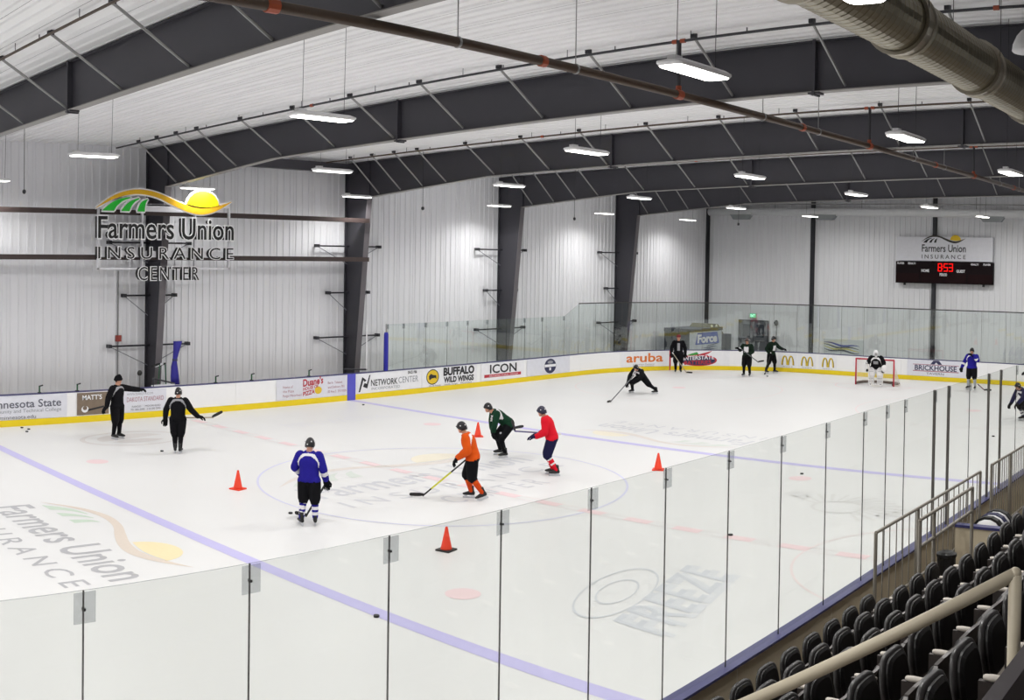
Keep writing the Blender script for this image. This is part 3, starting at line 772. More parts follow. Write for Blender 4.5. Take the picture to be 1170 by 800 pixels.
mb = MB(); mb.ball((0, 0, 0), 0.13, 0.13, 0.17); mb.build('head', BLACK, t, True)
mb = MB(); mb.box(0.0, 0.1, -0.05, 0.05, -0.08, 0.08); mb.build('bracket', DARK, t)
mb = MB(); mb.box(0.03, 0.08, -0.015, 0.015, -2.1, -0.1); mb.build('conduit', BRACEM, t)
t = thing('wall_banner', 'white banner with blue, gold and green waves low on the end wall', 'banner', (XE-0.04, 5.85, 0.35))
mb = MB(); mb.box(-0.03, 0.0, -1.25, 1.2, 0, 0.98); mb.build('cloth', M('banner_white', (206, 212, 214), 0.6), t)
for i, (c, ph) in enumerate((((40, 60, 150), 0), ((70, 76, 60), 0.22), ((196, 190, 90), 0.4), ((60, 70, 80), 0.58))):
    mb = MB(); P = []; n = 16
    for j in range(n+1):
        a = j/n; P.append((a, 0.78-ph*0.6-0.45*a*(1-0.6*a)+0.05*math.sin(a*9+i)))
    mb.add([(-0.034, 1.2-2.2*a, max(0.03, b)) for a, b in P]+[(-0.034, 1.2-2.2*a, min(0.95, max(.05, b+0.02+0.09*math.sin(a*PI)))) for a, b in P], [(j, j+1, n+2+j, n+1+j) for j in range(n)])
    mb.build('wave', M('banner_ink_%d' % i, c, 0.6), t)

# ice resurfacer parked behind the corner glass
t = thing('ice_resurfacer', 'ice resurfacer with blue Force wrap behind the far corner glass', 'vehicle', mat=Matrix.Translation((33.2, 12.45, -0.04)) @ Matrix.Rotation(math.radians(-4), 4, 'Z'))
SNOW = M('wrap_snow', (196, 202, 210), 0.4, var=0.35, scale=3); WRB = M('wrap_blue', (60, 84, 170), 0.4)
mb = MB(); mb.box(-2.2, 0.95, -0.02, 1.6, 0.45, 1.72); mb.build('snow_tank', SNOW, t)
mb = MB(); mb.box(-2.28, 1.0, -0.05, 1.65, 1.72, 1.90); mb.box(-2.28, -2.18, -0.05, 1.62, 0.4, 1.72); mb.build('tank_rim', M('wrap_dark', (58, 62, 72), 0.5), t)
mb = MB(); mb.box(0.98, 2.1, 0.1, 1.5, 0.4, 1.45); mb.build('rear_body', M('wrap_black', (52, 54, 60), 0.5), t)
mb = MB(); mb.add([(-0.3, .2, 1.87), (1.6, .2, 1.36), (1.6, 1.4, 1.36), (-0.3, 1.4, 1.87), (-0.1, .3, 2.12), (1.0, .3, 2.05), (1.0, 1.3, 2.05), (-0.1, 1.3, 2.12)], [(0,1,5,4),(1,2,6,5),(2,3,7,6),(3,0,4,7),(4,5,6,7),(3,2,1,0)])
mb.build('seat_cover', M('cover_olive', (96, 92, 60), 0.6, var=0.3), t)
for x in (0.3, 0.75):
    mb = MB(); mb.ball((x, 0.22, 1.95), 0.09, 0.05, 0.09); mb.build('lamp', M('lamp_glass', (230, 230, 200), 0.3), t, True)
for x in (-1.3, 1.25):
    for y_ in (0.12, 1.45):
        mb = MB(); mb.tube((x, y_-0.12, 0.36), (x, y_+0.12, 0.36), 0.36, n=18); mb.build('wheel', BLACK, t)
fr = lambda a, b, dd: Vector((-1.9+a, -0.024-dd, 0.45+b))
mb = MB(); mb.add([fr(a, b, 0) for a, b in ((0.3, 0.55), (2.6, 0.55), (2.4, 1.2), (0.5, 1.2))], [(0,1,2,3)]); mb.build('decal', WRB, t)
mb = MB(); addtext(mb, 'Force', fr, 0.5, 0.66, 1.9, 0.42, d=0.004, offset=0.05); mb.build('lettering', WHITE, t)
for i in range(4):
    mb = MB(); b0 = 0.1+0.12*i; mb.add([fr(0.1+0.4*i, b0, .002), fr(1.4+0.3*i, b0+0.1, .002), fr(2.5, b0+0.05, .002), fr(1.5, b0-0.03, .002)], [(0,1,2,3)]); mb.build('snow_streak', M('wrap_streak', (92, 100, 118), 0.5), t)

# ================================================================== LIGHTS
def fixture(label, x, y, z):
    t = thing('high_bay_light', label, 'light', (x, y, z), 'high bay ceiling lights')
    mb = MB(); n = 5; L, Wd = 0.68, 0.20
    rs = []
    for zz, k in ((0.0, 0.94), (0.03, 1.0), (0.055, 1.0), (0.085, 0.85)):
        P = []
        for sx, sy, a0 in ((1, 1, 0), (-1, 1, PI/2), (-1, -1, PI), (1, -1, 3*PI/2)):
            for j in range(n):
                a = a0+PI/2*j/(n-1); P.append(Vector((sx*(L*k-0.10)+0.10*math.cos(a), sy*(Wd*k-0.10)+0.10*math.sin(a), zz)))
        rs.append(P)
    mb.rings(rs); mb.build('housing', WHITE, t)
    mb = MB(); rs = []
    for zz, k in ((0.002, 0.93), (-0.012, 0.90)):
        P = []
        for sx, sy, a0 in ((1, 1, 0), (-1, 1, PI/2), (-1, -1, PI), (1, -1, 3*PI/2)):
            for j in range(n):
                a = a0+PI/2*j/(n-1); P.append(Vector((sx*(L*k-0.09)+0.09*math.cos(a), sy*(Wd*k-0.09)+0.09*math.sin(a), zz)))
        rs.append(P)
    mb.rings(rs); mb.build('lens', LENS, t)
    la = bpy.data.lights.new('lamp_light', 'AREA'); la.shape = 'RECTANGLE'; la.size = 1.2; la.size_y = 0.32; la.energy = LAMP*(0.42 if y > 12 else 0.5 if y < -14 else 0.9 if y < -11 else 1.0); la.spread = math.radians(142) if y > 12 else LAMP_SPREAD   # the wall row has narrow optics
    la.color = (1.0, 0.985, 0.96); lo = bpy.data.objects.new('lamp_light', la); COL.objects.link(lo); lo.parent = t; lo.location = (0, 0, -0.02)
    mb = MB(); mb.box(-0.58, -0.40, -0.06, 0.06, 0.085, 0.135); mb.build('driver_box', WHITE, t)
    for sx in (-0.45, 0.5):
        mb = MB(); mb.tube((sx, 0, 0.08), (sx+0.03, 0, roof(y)-z+0.02), 0.006, n=4); mb.build('hanger_wire', DARK, t)
    return t
GX = [-6.8+7.66*i for i in range(-3, 6)]
ROWN = [(13.1, 7.84, 'nearest the far wall'), (5.6, 8.0, 'over the far half of the ice'), (-3.7, 8.0, 'over the middle of the ice'), (-11.45, 8.0, 'over the near boards')]
ORD = ['first', 'second', 'third', 'fourth', 'fifth', 'sixth', 'seventh', 'eighth', 'ninth', 'tenth', 'eleventh', 'twelfth', 'thirteenth', 'fourteenth']
for y_, z_, nm in ROWN:
    for i, x in enumerate(GX):
        if i < 3: lb = 'ceiling light outside the picture, %s of the row %s' % (ORD[i], nm)
        else: lb = 'white ceiling light, %s from left in the row %s' % (ORD[i-3], nm)
        if abs(x-8.5) < 0.5 and y_ > 13: x -= 0.45
        fixture(lb, x, y_, z_)
fixture('long white ceiling light hanging in front of the round duct', -9.98, -15.0, 8.0)
for i, x in enumerate((-25.3, -17.64, -2.85, 5.0, 12.6)):
    fixture('ceiling light outside the picture, %s of the row above the seating' % ORD[i], x, -16.0, 8.0)

# ================================================================== PIPES, DUCTS
for k in range(-1, 4):
    x = XK(k)-1.66
    t = thing('sprinkler_branch', 'thin dark sprinkler pipe along the rafter of the ' + ('nearest frame', 'frame at the wall sign', 'second frame from the wall sign', 'third frame from the wall sign', 'frame closest to the end wall')[k+1], 'pipe')
    y1 = 14.2 if k >= 0 else 9
    mb = MB(); mb.tube((x, y1, roof(y1)-0.15), (x, -20, roof(-20)-0.15), 0.027, n=8); mb.build('pipe', PIPEB if k else DARK, t)
    for j in range(11):
        yy = 12.5-2.95*j; mb = MB(); mb.tube((x, yy, roof(yy)-0.13), (x, yy, roof(yy)+0.02), 0.008, n=5); mb.build('hanger', DARK, t)
        mb = MB(); yy -= 1.2; mb.tube((x, yy, roof(yy)-0.15), (x, yy, roof(yy)-0.06), 0.012, n=5); mb.build('sprinkler_head', DARK, t)
    for yy in (-7.8, -7.98, 3.2, -14):
        mb = MB(); mb.tube((x, yy-0.05, roof(yy)-0.15), (x, yy+0.05, roof(yy)-0.15), 0.042, n=8); mb.build('coupling', RUST, t)
YM, ZM = -7.9, 8.66
t = thing('sprinkler_main', 'thick brown sprinkler main crossing under the rafters', 'pipe')
mb = MB(); mb.tube((-16, YM, ZM), (36, YM, ZM), 0.075, n=10); mb.build('pipe', PIPEB, t, True)
for k in range(-1, 4):
    x = XK(k)-1.66
    mb = MB(); mb.tube((x, YM, ZM), (x, YM, roof(YM)-0.15), 0.04, n=8); mb.build('drop_pipe', DARK, t)
    mb = MB(); mb.tube((x-0.09, YM, ZM), (x+0.09, YM, ZM), 0.095, n=10); mb.tube((x, YM, ZM+.05), (x, YM, ZM+0.16), 0.055, n=8); mb.build('coupling', RUST, t)
    for dx in (-3.1, 3.3):
        mb = MB(); mb.tube((x+dx, YM, ZM+.05), (x+dx, YM, roof(YM)), 0.009, n=5); mb.tube((x+dx-.02, YM, ZM), (x+dx+.02, YM, ZM), 0.088, n=10); mb.build('hanger', BRACEM, t)
    mb = MB(); mb.tube((x+5.2-0.06, YM, ZM), (x+5.2+0.06, YM, ZM), 0.093, n=10); mb.build('coupling', RUST, t)
DUCTM = M('duct_galvanized', (140, 133, 114), 0.3, metal=0.85, var=0.12, scale=3)
YD, ZD, RD = -14.2, 8.48, 0.37
t = thing('spiral_duct', 'big round spiral metal duct under the roof at the upper right', 'duct')
mb = MB(); rs = []; n = 28; x = -15.0
while x < 30:
    for dx, r in ((0, RD), (0.10, RD), (0.112, RD+0.005), (0.128, RD+0.005)):
        rs.append([Vector((x+dx, YD+r*math.cos(2*PI*i/n), ZD+r*math.sin(2*PI*i/n))) for i in range(n)])
    x += 0.14
mb.rings(rs); mb.build('duct_tube', DUCTM, t)
for x in (-9.5, -6.55, -3.45, -0.4, 2.7, 5.8):
    mb = MB(); rs = []
    for dx, r in ((-0.10, RD+.005), (-0.10, RD+.05), (-0.07, RD+.05), (-0.06, RD+0.022), (0.16, RD+0.022), (0.17, RD+.05), (0.2, RD+.05), (0.2, RD+.005)):
        rs.append([Vector((x+dx, YD+r*math.cos(2*PI*i/n), ZD+r*math.sin(2*PI*i/n))) for i in range(n)])
    mb.rings(rs, caps=False); mb.build('coupling_band', M('duct_band', (170, 164, 150), 0.3, metal=0.85), t)
    mb = MB()
    for sy in (-1, 1): mb.tube((x, YD+sy*RD, ZD), (x, YD+sy*RD, roof(YD)), 0.006, n=4)
    mb.build('hanger_wire', DARK, t)
t = thing('end_duct', 'slim pale duct running along the end wall under the roof', 'duct')
EDM = M('end_duct_grey', (222, 224, 226), 0.45)
mb = MB(); mb.tube((35.9, 14.4, 8.52), (35.9, -20, 8.26), 0.22, n=16); mb.build('duct_tube', EDM, t, True)
mb = MB(); mb.tube((35.9, 13.5, 8.95), (35.9, -20, 8.75), 0.035, n=8); mb.build('cable_tray', BRACEM, t)
for yy in (12.2, 6.8, -2.9):
    z0 = 8.5-(14.4-yy)*0.0076
    mb = MB(); vs = [(35.9+sx*a, yy+sy*b, zz) for zz, a, b in ((z0-0.12, 0.16, 0.72), (z0-0.42, 0.12, 0.5)) for sy in (-1, 1) for sx in (-1, 1)]
    mb.add(vs, [(0,2,3,1),(4,5,7,6),(0,1,5,4),(2,6,7,3),(0,4,6,2),(1,3,7,5)]); mb.build('diffuser', M('diffuser_grey', (150, 155, 158), 0.5), t)
for yy in (10, 4.6, -2.0, -8):
    mb = MB(); mb.tube((35.9, yy, 8.4), (35.9, yy, roof(yy)), 0.012, n=5); mb.build('hanger', DARK, t)
t = thing('bell_speaker', 'white bell-shaped loudspeaker hanging right of the round duct', 'speaker', (-5.78, -15.62, 8.2))
mb = MB(); rs = []
for zz, r in ((0.0, 0.20), (0.02, 0.215), (0.10, 0.205), (0.20, 0.16), (0.27, 0.10), (0.30, 0.05)):
    rs.append([Vector((r*math.cos(2*PI*i/18), r*math.sin(2*PI*i/18), zz)) for i in range(18)])
mb.rings(rs); mb.build('bell', WHITE, t, True)
mb = MB(); mb.path([(-0.2, 0, 0.05), (-0.2, 0, 0.34), (0, 0, 0.42), (0, 0, roof(-15.62)-8.2-0.02)], 0.008, n=5); mb.build('bracket', BRACEM, t)
# hanging sensors (short rods with a small weight)
for x, y_, z_, nm in ((-6.9, 10.0, 7.33, 'left of the wall sign'), (8.64, 10.0, 7.35, 'right of the second frame'), (17.6, 10.0, 7.3, 'near the end wall corner'), (26.5, 7.0, 7.4, 'in front of the end wall')):
    t = thing('hanging_sensor', 'small dark sensor on a thin rod hanging ' + nm, 'sensor', (x, y_, z_))
    mb = MB(); mb.tube((0, 0, 0.05), (0, 0, roof(y_)-z_), 0.010, n=5); mb.build('rod', DARK, t)
    mb = MB(); mb.ball((0, 0, 0), 0.06, 0.06, 0.07, n=8, m=5); mb.build('weight', DARK, t, True)

# small things at the far wall
t = thing('alarm_box', 'small red alarm box on the far wall left of the wall-sign frame', 'alarm', (-1.28, YW-0.02, 2.55))
mb = MB(); mb.box(-0.1, 0.1, -0.10, 0.0, -0.1, 0.12); mb.build('box', M('alarm_red', (150, 60, 50), 0.5), t)
mb = MB(); mb.box(-0.015, 0.015, -0.04, 0, 0.12, 2.4); mb.box(-0.015, 0.015, -0.04, 0, -1.4, -0.1); mb.build('conduit', BRACEM, t)
t = thing('wall_conduit', 'grey pole with a round knob standing behind the pointing coach', 'pole', (-0.78, 14.2, -0.04))
mb = MB(); mb.tube((0, 0, 0), (0, 0, 1.38), 0.025, n=8); mb.build('pole', BRACEM, t)
mb = MB(); mb.ball((0, 0, 1.42), 0.10, 0.05, 0.10); mb.build('knob', GASK, t, True)
t = thing('blue_drape', 'twisted dark blue drape tied beside the wall-sign frame', 'drape', (0.12, 13.3, BH))
DRP = M('drape_blue', (44, 38, 140), 0.7, var=0.2, scale=6)
mb = MB(); rs = []
for zz, w, cx_ in ((0.0, 0.18, 0.02), (0.3, 0.165, 0.0), (0.62, 0.13, -0.02), (0.82, 0.08, -0.01), (0.88, 0.075, 0), (1.1, 0.11, 0.04), (1.3, 0.15, 0.08), (1.5, 0.18, 0.11)):
    rs.append([Vector((cx_+w*math.cos(2*PI*i/18)*(1+0.10*math.sin(6*PI*i/9)), 0.08*math.sin(2*PI*i/18)*(1+0.3*math.cos(6*PI*i/9)), zz)) for i in range(18)])
mb.rings(rs); mb.build('cloth', DRP, t, True)
mb = MB(); mb.tube((-0.0, 0, 0.82), (-0.0, 0, 0.89), 0.092, n=14); mb.build('tie', NAVY, t)
t = thing('post_pad', 'dark blue padded post where the far glass starts', 'pad', (9.58, HY+0.05, BH))
mb = MB(); rs = []
for zz, w in ((0, 0.085), (0.03, 0.095), (0.8, 0.095), (1.45, 0.09), (1.52, 0.07)): rs.append([Vector((w*math.cos(2*PI*i/12), w*math.sin(2*PI*i/12), zz)) for i in range(12)])
mb.rings(rs); mb.build('pad', M('pad_blue', (34, 34, 156), 0.6), t, True)
mb = MB(); mb.tube((0, 0, 1.5), (0, 0, 1.85), 0.03, n=8); mb.build('post', BRACEM, t)
t = thing('gate_rail', 'white post with a dark sloping bar behind the blue stripe', 'rail', (8.62, 13.25, -0.04))
mb = MB(); mb.tube((0.15, 0, 0), (0.15, 0, 2.95), 0.03, n=8); mb.build('post', WHITE, t)
mb = MB(); mb.tube((-0.9, 0.1, 1.2), (0.18, 0, 1.14), 0.035, n=6); mb.build('bar', DARK, t)
t = thing('bench_gate', 'open white bench gate with dark edge below the wall-sign frame', 'gate', (-0.9, HY+0.13, -0.04))
mb = MB(); mb.box(0.0, 0.9, 0.0, 0.06, 0.3, 1.12); mb.build('leaf', BOARDW, t)
mb = MB(); mb.tube((0.05, 0.03, 1.35), (0.9, 0.03, 1.13), 0.03, n=6); mb.tube((0.05, 0.03, 1.0), (0.05, 0.03, 1.36), 0.04, n=6); mb.build('edge', DARK, t)

# ================================================================== SEATING
R0Y, R0Z, DY, DZ = -13.99, 0.67, 0.847, 0.51
TIERN = ['front seating tier of concrete behind the near boards', 'second concrete seating tier', 'third concrete seating tier', 'fourth concrete seating tier', 'fifth concrete seating tier', 'sixth concrete seating tier below the viewer', 'seventh concrete seating tier the viewer stands on']
for k in range(7):
    yo, z = R0Y-DY*k, R0Z+DZ*k
    x1 = -5.7 if k < 2 else 30
    mb = MB(); mb.box(-26, x1, yo-0.42, yo+0.43 if k else yo+0.50, -0.04, z)
    struct(mb.build('seating_tier', CONC), TIERN[k], 'tier')
# one flip-up seat
def seat_meshes():
    out = {}
    mb = MB(); nu, nv = 10, 6; th = 0.028
    def bp(u, v):
        top = 0.80-0.07*abs(u)**3; z = 0.38+(top-0.38)*v; x = 0.245*u*(1-0.06*v)
        y_ = -0.205+0.085*u*u-0.10*v+0.03*math.sin(v*PI)
        return x, y_, z
    F, B = [], []
    for j in range(nv+1):
        for i in range(nu+1):
            u, v = -1+2*i/nu, j/nv; x, y_, z = bp(u, v); F.append((x, y_+th/2, z)); B.append((x, y_-th/2, z))
    N = nu+1; fs = []
    for j in range(nv):
        for i in range(nu):
            a = j*N+i; fs += [(a, a+1, a+N+1, a+N), (len(F)+a, len(F)+a+N, len(F)+a+N+1, len(F)+a+1)]
    mb.add(F+B, fs); o = len(F)
    border = [i for i in range(N)]+[j*N+nu for j in range(1, nv+1)]+[nv*N+i for i in range(nu-1, -1, -1)]+[j*N for j in range(nv-1, 0, -1)]
    for a, b in zip(border, border[1:]+border[:1]): mb.add([F[a], F[b], B[b], B[a]], [(0,1,2,3)], 1)
    out['backrest'] = mb.mesh('backrest', [BLK, M('backrest_edge', (104, 100, 98), 0.4)])
    def slab(w, z0, z1, y0, y1, lean):
        P = []; n = 24
        for i in range(n):
            a = 2*PI*i/n; c, s_ = math.cos(a), math.sin(a)
            px = math.copysign(abs(c)**0.55, c); pz = math.copysign(abs(s_)**0.55, s_)
            k = 1-0.12*max(0, pz)
            P.append((w*px*k, (z0+z1)/2+(z1-z0)/2*pz))
        return P, lambda a, b, d: Vector((a, d+lean*(b-z0), b))
    mb = MB(); P, fn = slab(0.225, 0.34, 0.70, 0, 0, 0.14)
    Pi = [(a*0.9, 0.52+(b-0.52)*0.9) for a, b in P]
    mb.rings([[fn(a, b, 0.115) for a, b in Pi], [fn(a, b, 0.122) for a, b in P], [fn(a, b, 0.15) for a, b in P], [fn(a, b, 0.157) for a, b in Pi]])
    out['seat_pan'] = mb.mesh('seat_pan', BLKR)
    mb = MB(); Pj = [(a*0.86, 0.52+(b-0.52)*0.88) for a, b in P]; Pk = [(a*0.70, 0.52+(b-0.52)*0.74) for a, b in P]
    mb.rings([[fn(a, b, 0.118) for a, b in Pj], [fn(a, b, 0.10) for a, b in Pj], [fn(a, b, 0.085) for a, b in Pk]])
    out['cushion'] = mb.mesh('cushion', BLK)
    mb = MB(); rs = []
    for y_, w, h in ((-0.21, 0.016, 0.012), (-0.20, 0.024, 0.018), (-0.07, 0.027, 0.02), (-0.035, 0.022, 0.016), (-0.025, 0.012, 0.01)):
        z = 0.625+0.02*(y_+0.2)
        rs.append([Vector((0.265+w*math.cos(2*PI*i/8), y_, z+h*math.sin(2*PI*i/8))) for i in range(8)])
    mb.rings(rs); out['armrest'] = mb.mesh('armrest', PALE)
    mb = MB(); mb.box(0.25, 0.28, -0.18, 0.0, 0.0, 0.61); mb.box(0.235, 0.295, -0.2, 0.12, 0, 0.02); out['standard'] = mb.mesh('standard', M('seat_standard', (64, 58, 56), 0.5))
    return out
SM = seat_meshes()
PREV = ['front row', 'second row', 'third row', 'fourth row', 'fifth row']
SX0 = [(-6.30, -11.1), (-6.30, -11.2), (-4.95, -11.9), (-8.20, -13.2), (-11.40, -14.2)]
SE = [5.17, 4.32, 3.48, 2.63, 1.79]
for k in range(5):
    x, xm = SX0[k]; i = 0
    extra = [x+0.53*(e+1) for e in range(6)] if k > 1 else []
    while x > xm or extra:
        if x > xm:
            lb = 'black flip-up seat, %s in the %s, counted from the right' % (ORD[i], PREV[k]); xs = x; x -= 0.53; i += 1
        else:
            xs = extra.pop(0); lb = 'black flip-up seat, %s past the right picture edge in the %s' % (ORD[5-len(extra)], PREV[k])
        t = thing('stadium_seat', lb, 'seat', (xs, R0Y-DY*k, R0Z+DZ*k), 'black seats in the ' + PREV[k])
        for nm in ('backrest', 'seat_pan', 'armrest', 'standard'):
            p_ = put(nm, SM[nm], t, smooth=nm in ('backrest', 'armrest', 'seat_pan'))
            if nm == 'seat_pan': put('cushion', SM['cushion'], p_)
# aisle handrail and dark partition at the lower right
t = thing('aisle_handrail', 'thick cream handrail sloping down the aisle in the foreground', 'handrail')
HA, HB = Vector((CAM.x+3.78*1.06, CAM.y+1.06, CAM.z-1.108*1.06)), Vector((CAM.x+1.75*2.17, CAM.y+2.17, CAM.z-0.838*2.17))
mb = MB(); mb.tube(HA, HB, 0.026, n=16); mb.ball(HA, 0.0262, n=14, m=8); mb.build('rail', HRAIL, t, True)
mb = MB(); mb.tube(HA, HA+Vector((0, 0, -1.16)), 0.026, n=16); mb.build('post', HRAIL, t, True)
mb = MB(); mb.tube(HB+Vector((0, 0, 0)), HB+Vector((0, 0, -1.2)), 0.024, n=14); mb.build('post', HRAIL, t, True)
t = thing('aisle_partition', 'dark plum partition panel at the lower right corner', 'partition', (-15.6, -18.10, R0Z+DZ*5))
mb = MB(); mb.box(-0.9, 0.95, -0.03, 0.03, 0, 4.17-R0Z-DZ*5); mb.build('panel', M('partition_plum', (52, 46, 50), 0.7, var=0.12, scale=20), t)
# guard rails
def guard(label, x0, x1, y_, z0, z1, zb, step, posts):
    t = thing('guard_rail', label, 'railing', (x0, y_, z0))
    L = x1-x0
    for p_ in posts:
        mb = MB(); mb.tube((p_, 0, 0), (p_, 0, z1-z0), 0.028, n=8); mb.build('post', GALV, t)
    for z in (z1, zb):
        mb = MB(); mb.tube((0, 0, z-z0), (L, 0, z-z0), 0.024, n=8); mb.build('rail', GALV, t)
    x = step
    while x < L-0.05:
        mb = MB(); mb.tube((x, 0, zb-z0), (x, 0, z1-z0), 0.009, n=6); mb.build('baluster', GALV, t); x += step
guard('grey guard rail with widely spaced balusters just behind the near boards', -4.89, 0.07, -13.34, -0.04, 1.80, 0.72, 0.265, (0, 1.7, 4.96))
guard('shorter grey guard rail at the end of the second seat row', -5.66, -3.40, -14.27, -0.04, 2.24, 1.89, 0.28, (0, 0.55, 2.26))
guard('grey guard rail with close balusters at the right picture edge', 0.8, 4.6, -13.34, -0.04, 1.80, 0.5, 0.15, (0, 1.35, 3.8))
t = thing('bench_partition', 'low tan partition with navy cap beside the guard rails', 'partition', (-1.5, -13.75, -0.04))
mb = MB(); mb.box(-0.05, 0.05, -0.45, 0.34, 0, 1.2); mb.build('panel', TAN, t)
mb = MB(); mb.box(-0.08, 0.08, -0.45, 0.34, 1.2, 1.245); mb.build('cap', CAPN, t)
t = thing('equipment_bag', 'black and white hockey bag lying past the low tan partition', 'bag', (-0.3, -13.72, -0.04))
mb = MB(); mb.box(-0.5, 0.5, -0.22, 0.22, 0, 0.72); mb.build('crate', M('crate_grey', (120, 120, 124), 0.7), t)
mb = MB(); rs = []
for x, r in ((-0.5, 0.12), (-0.45, 0.22), (0, 0.26), (0.45, 0.22), (0.5, 0.12)): rs.append([Vector((x, r*1.1*math.cos(2*PI*i/14), 0.94+r*math.sin(2*PI*i/14))) for i in range(14)])
mb.rings(rs); mb.build('bag_body', WHITE, t, True)
for x in (-0.33, -0.05, 0.25):
    mb = MB(); rs = []
    for dx in (-0.07, 0.07): rs.append([Vector((x+dx, 0.292*math.cos(2*PI*i/14), 0.94+0.268*math.sin(2*PI*i/14))) for i in range(14)])
    mb.rings(rs); mb.build('strap', BLACK if x != -0.05 else NAVY, t)
t = thing('trash_bin', 'tall black bin behind the near boards under the guard rail', 'bin', (-2.55, -13.60, -0.04))
mb = MB(); rs = []
for z, w in ((0, 0.12), (0.95, 0.15), (0.98, 0.165), (1.02, 0.165), (1.05, 0.10)): rs.append([Vector((w*math.cos(2*PI*i/14), w*math.sin(2*PI*i/14), z)) for i in range(14)])
mb.rings(rs); mb.build('body', BLACK, t)

# ================================================================== GOAL, CONES, PUCKS
t = thing('hockey_goal', 'red-framed hockey goal with white net in front of the end boards', 'goal', (27.13, 0, 0))
REDP = M('goal_red', (186, 44, 66), 0.4)
for sy in (-1, 1):
    mb = MB(); mb.tube((0, sy*0.945, 0), (0, sy*0.945, 1.2), 0.038, n=10); mb.ball((0, sy*0.945, 1.2), 0.038); mb.build('post', REDP, t, True)
mb = MB(); mb.tube((0, -0.945, 1.2), (0, 0.945, 1.2), 0.038, n=10); mb.build('crossbar', REDP, t, True)
base = [(0, 0.945), (0.35, 1.05), (0.8, 0.95), (1.05, 0.6), (1.12, 0.0), (1.05, -0.6), (0.8, -0.95), (0.35, -1.05), (0, -0.945)]
mb = MB(); mb.path([(a, b, 0.03) for a, b in base], 0.03, n=8); mb.build('base_frame', M('goal_base_white', (214, 206, 196), 0.5), t)
topb = [(0, 0.945), (0.12, 0.85), (0.3, 0.78), (0.45, 0.5), (0.5, 0.0), (0.45, -0.5), (0.3, -0.78), (0.12, -0.85), (0, -0.945)]
mb = MB(); mb.path([(a, b, 1.16) for a, b in topb[1:-1]], 0.02, n=6); mb.build('top_frame', REDP, t)
NETM = M('net_white', (232, 226, 222), 0.7)
mb = MB()
def interp(P, t_):
    n = len(P)-1; i = min(int(t_*n), n-1); f = t_*n-i; return P[i][0]*(1-f)+P[i+1][0]*f, P[i][1]*(1-f)+P[i+1][1]*f
def netp(u, v):
    a, b = interp(base, u); c, d_ = interp(topb, u); return Vector((a*(1-v)**0.8+c*(1-(1-v)**0.8), b*(1-v)+d_*v, 0.03+1.13*v))
NU, NV = 56, 18
for i in range(NU+1):
    for j in range(NV): mb.tube(netp(i/NU, j/NV), netp(i/NU, (j+1)/NV), 0.0035, n=3, cap=False)
for j in range(NV+1):
    for i in range(NU): mb.tube(netp(i/NU, j/NV), netp((i+1)/NU, j/NV), 0.0035, n=3, cap=False)
for i in range(1, 20):
    a, b = interp(topb, i/20); mb.tube((a, b, 1.16), (0, b*1.05, 1.2), 0.004, n=3, cap=False)
mb.build('netting', NETM, t)['kind'] = 'stuff'
mb = MB(); mb.path([(a*0.97, b*0.95, 0.075) for a, b in base], 0.05, n=8); mb.build('skirt_pad', M('goal_skirt', (112, 100, 92), 0.7), t)

CONEM = M('cone_orange', (240, 62, 28), 0.5)
mb = MB(); rs = []; n = 18
for z, r in ((0.03, 0.115), (0.05, 0.105), (0.44, 0.024), (0.45, 0.018)): rs.append([Vector((r*math.cos(2*PI*i/n), r*math.sin(2*PI*i/n), z)) for i in range(n)])
mb.rings(rs); cone_m = mb.mesh('cone_body', CONEM)
mb = MB()
mb.box(-0.15, 0.15, -0.15, 0.15, 0.0, 0.03); cb_o = mb.mesh('cone_base', CONEM)
cb_k = MB().box(-0.15, 0.15, -0.15, 0.15, 0.0, 0.03).mesh('cone_base', M('cone_base_dark', (44, 40, 40), 0.6))
for (x, y_, rz, lb, bm_) in ((-4.65, 2.13, 0.3, 'orange cone left of the player in the blue jersey', cb_o), (5.45, 3.99, 0.9, 'orange cone between the orange and the green players', cb_o),
                            (4.91, -3.1, 0.5, 'orange cone on the right, at the top edge of the near glass', cb_o), (-4.44, -4.63, 0.2, 'orange cone with a dark base seen through the near glass', cb_k)):
    t = thing('traffic_cone', lb, 'cone', mat=Matrix.Translation((x, y_, 0)) @ Matrix.Rotation(rz, 4, 'Z'), group='orange cones on the ice')
    put('cone_body', cone_m, t, True); put('cone_base', bm_, t)
mb = MB(); rs = []
for z, r in ((0, 0.036), (0.004, 0.038), (0.022, 0.038), (0.026, 0.036)): rs.append([Vector((r*math.cos(2*PI*i/14), r*math.sin(2*PI*i/14), z)) for i in range(14)])
mb.rings(rs); pk = mb.mesh('puck', BLACK)
for x, y_, lb in ((-5.87, 12.6, 'black puck closest to the far boards at the left'), (-5.78, 12.25, 'middle black puck of the three at the left boards'), (-6.01, 11.85, 'nearest black puck of the three at the left boards'),
                  (-3.81, 7.25, 'black puck left of the skates of the black-clad player'), (-5.04, -0.5, 'black puck left of the blue player with striped socks'), (7.25, 11.61, 'black puck just below the blue stripe on the boards'),
                  (-7.92, -6.63, 'black puck lying against the near blue line'), (0.1, -8.13, 'black puck on the red centre line behind the glass'), (6.62, -6.49, 'black puck by the right face-off dot'),
                  (15.17, -9.2, 'black puck between the two gate posts'), (27.94, -5.17, 'black puck right of the blue player near the end boards'), (27.7, 5.9, 'black puck in front of the two green players')):
    o = put('puck', pk, loc=(x, y_, 0.0)); o.scale = (1.25,)*3; tag(o, lb, 'puck', 'pucks on the ice')

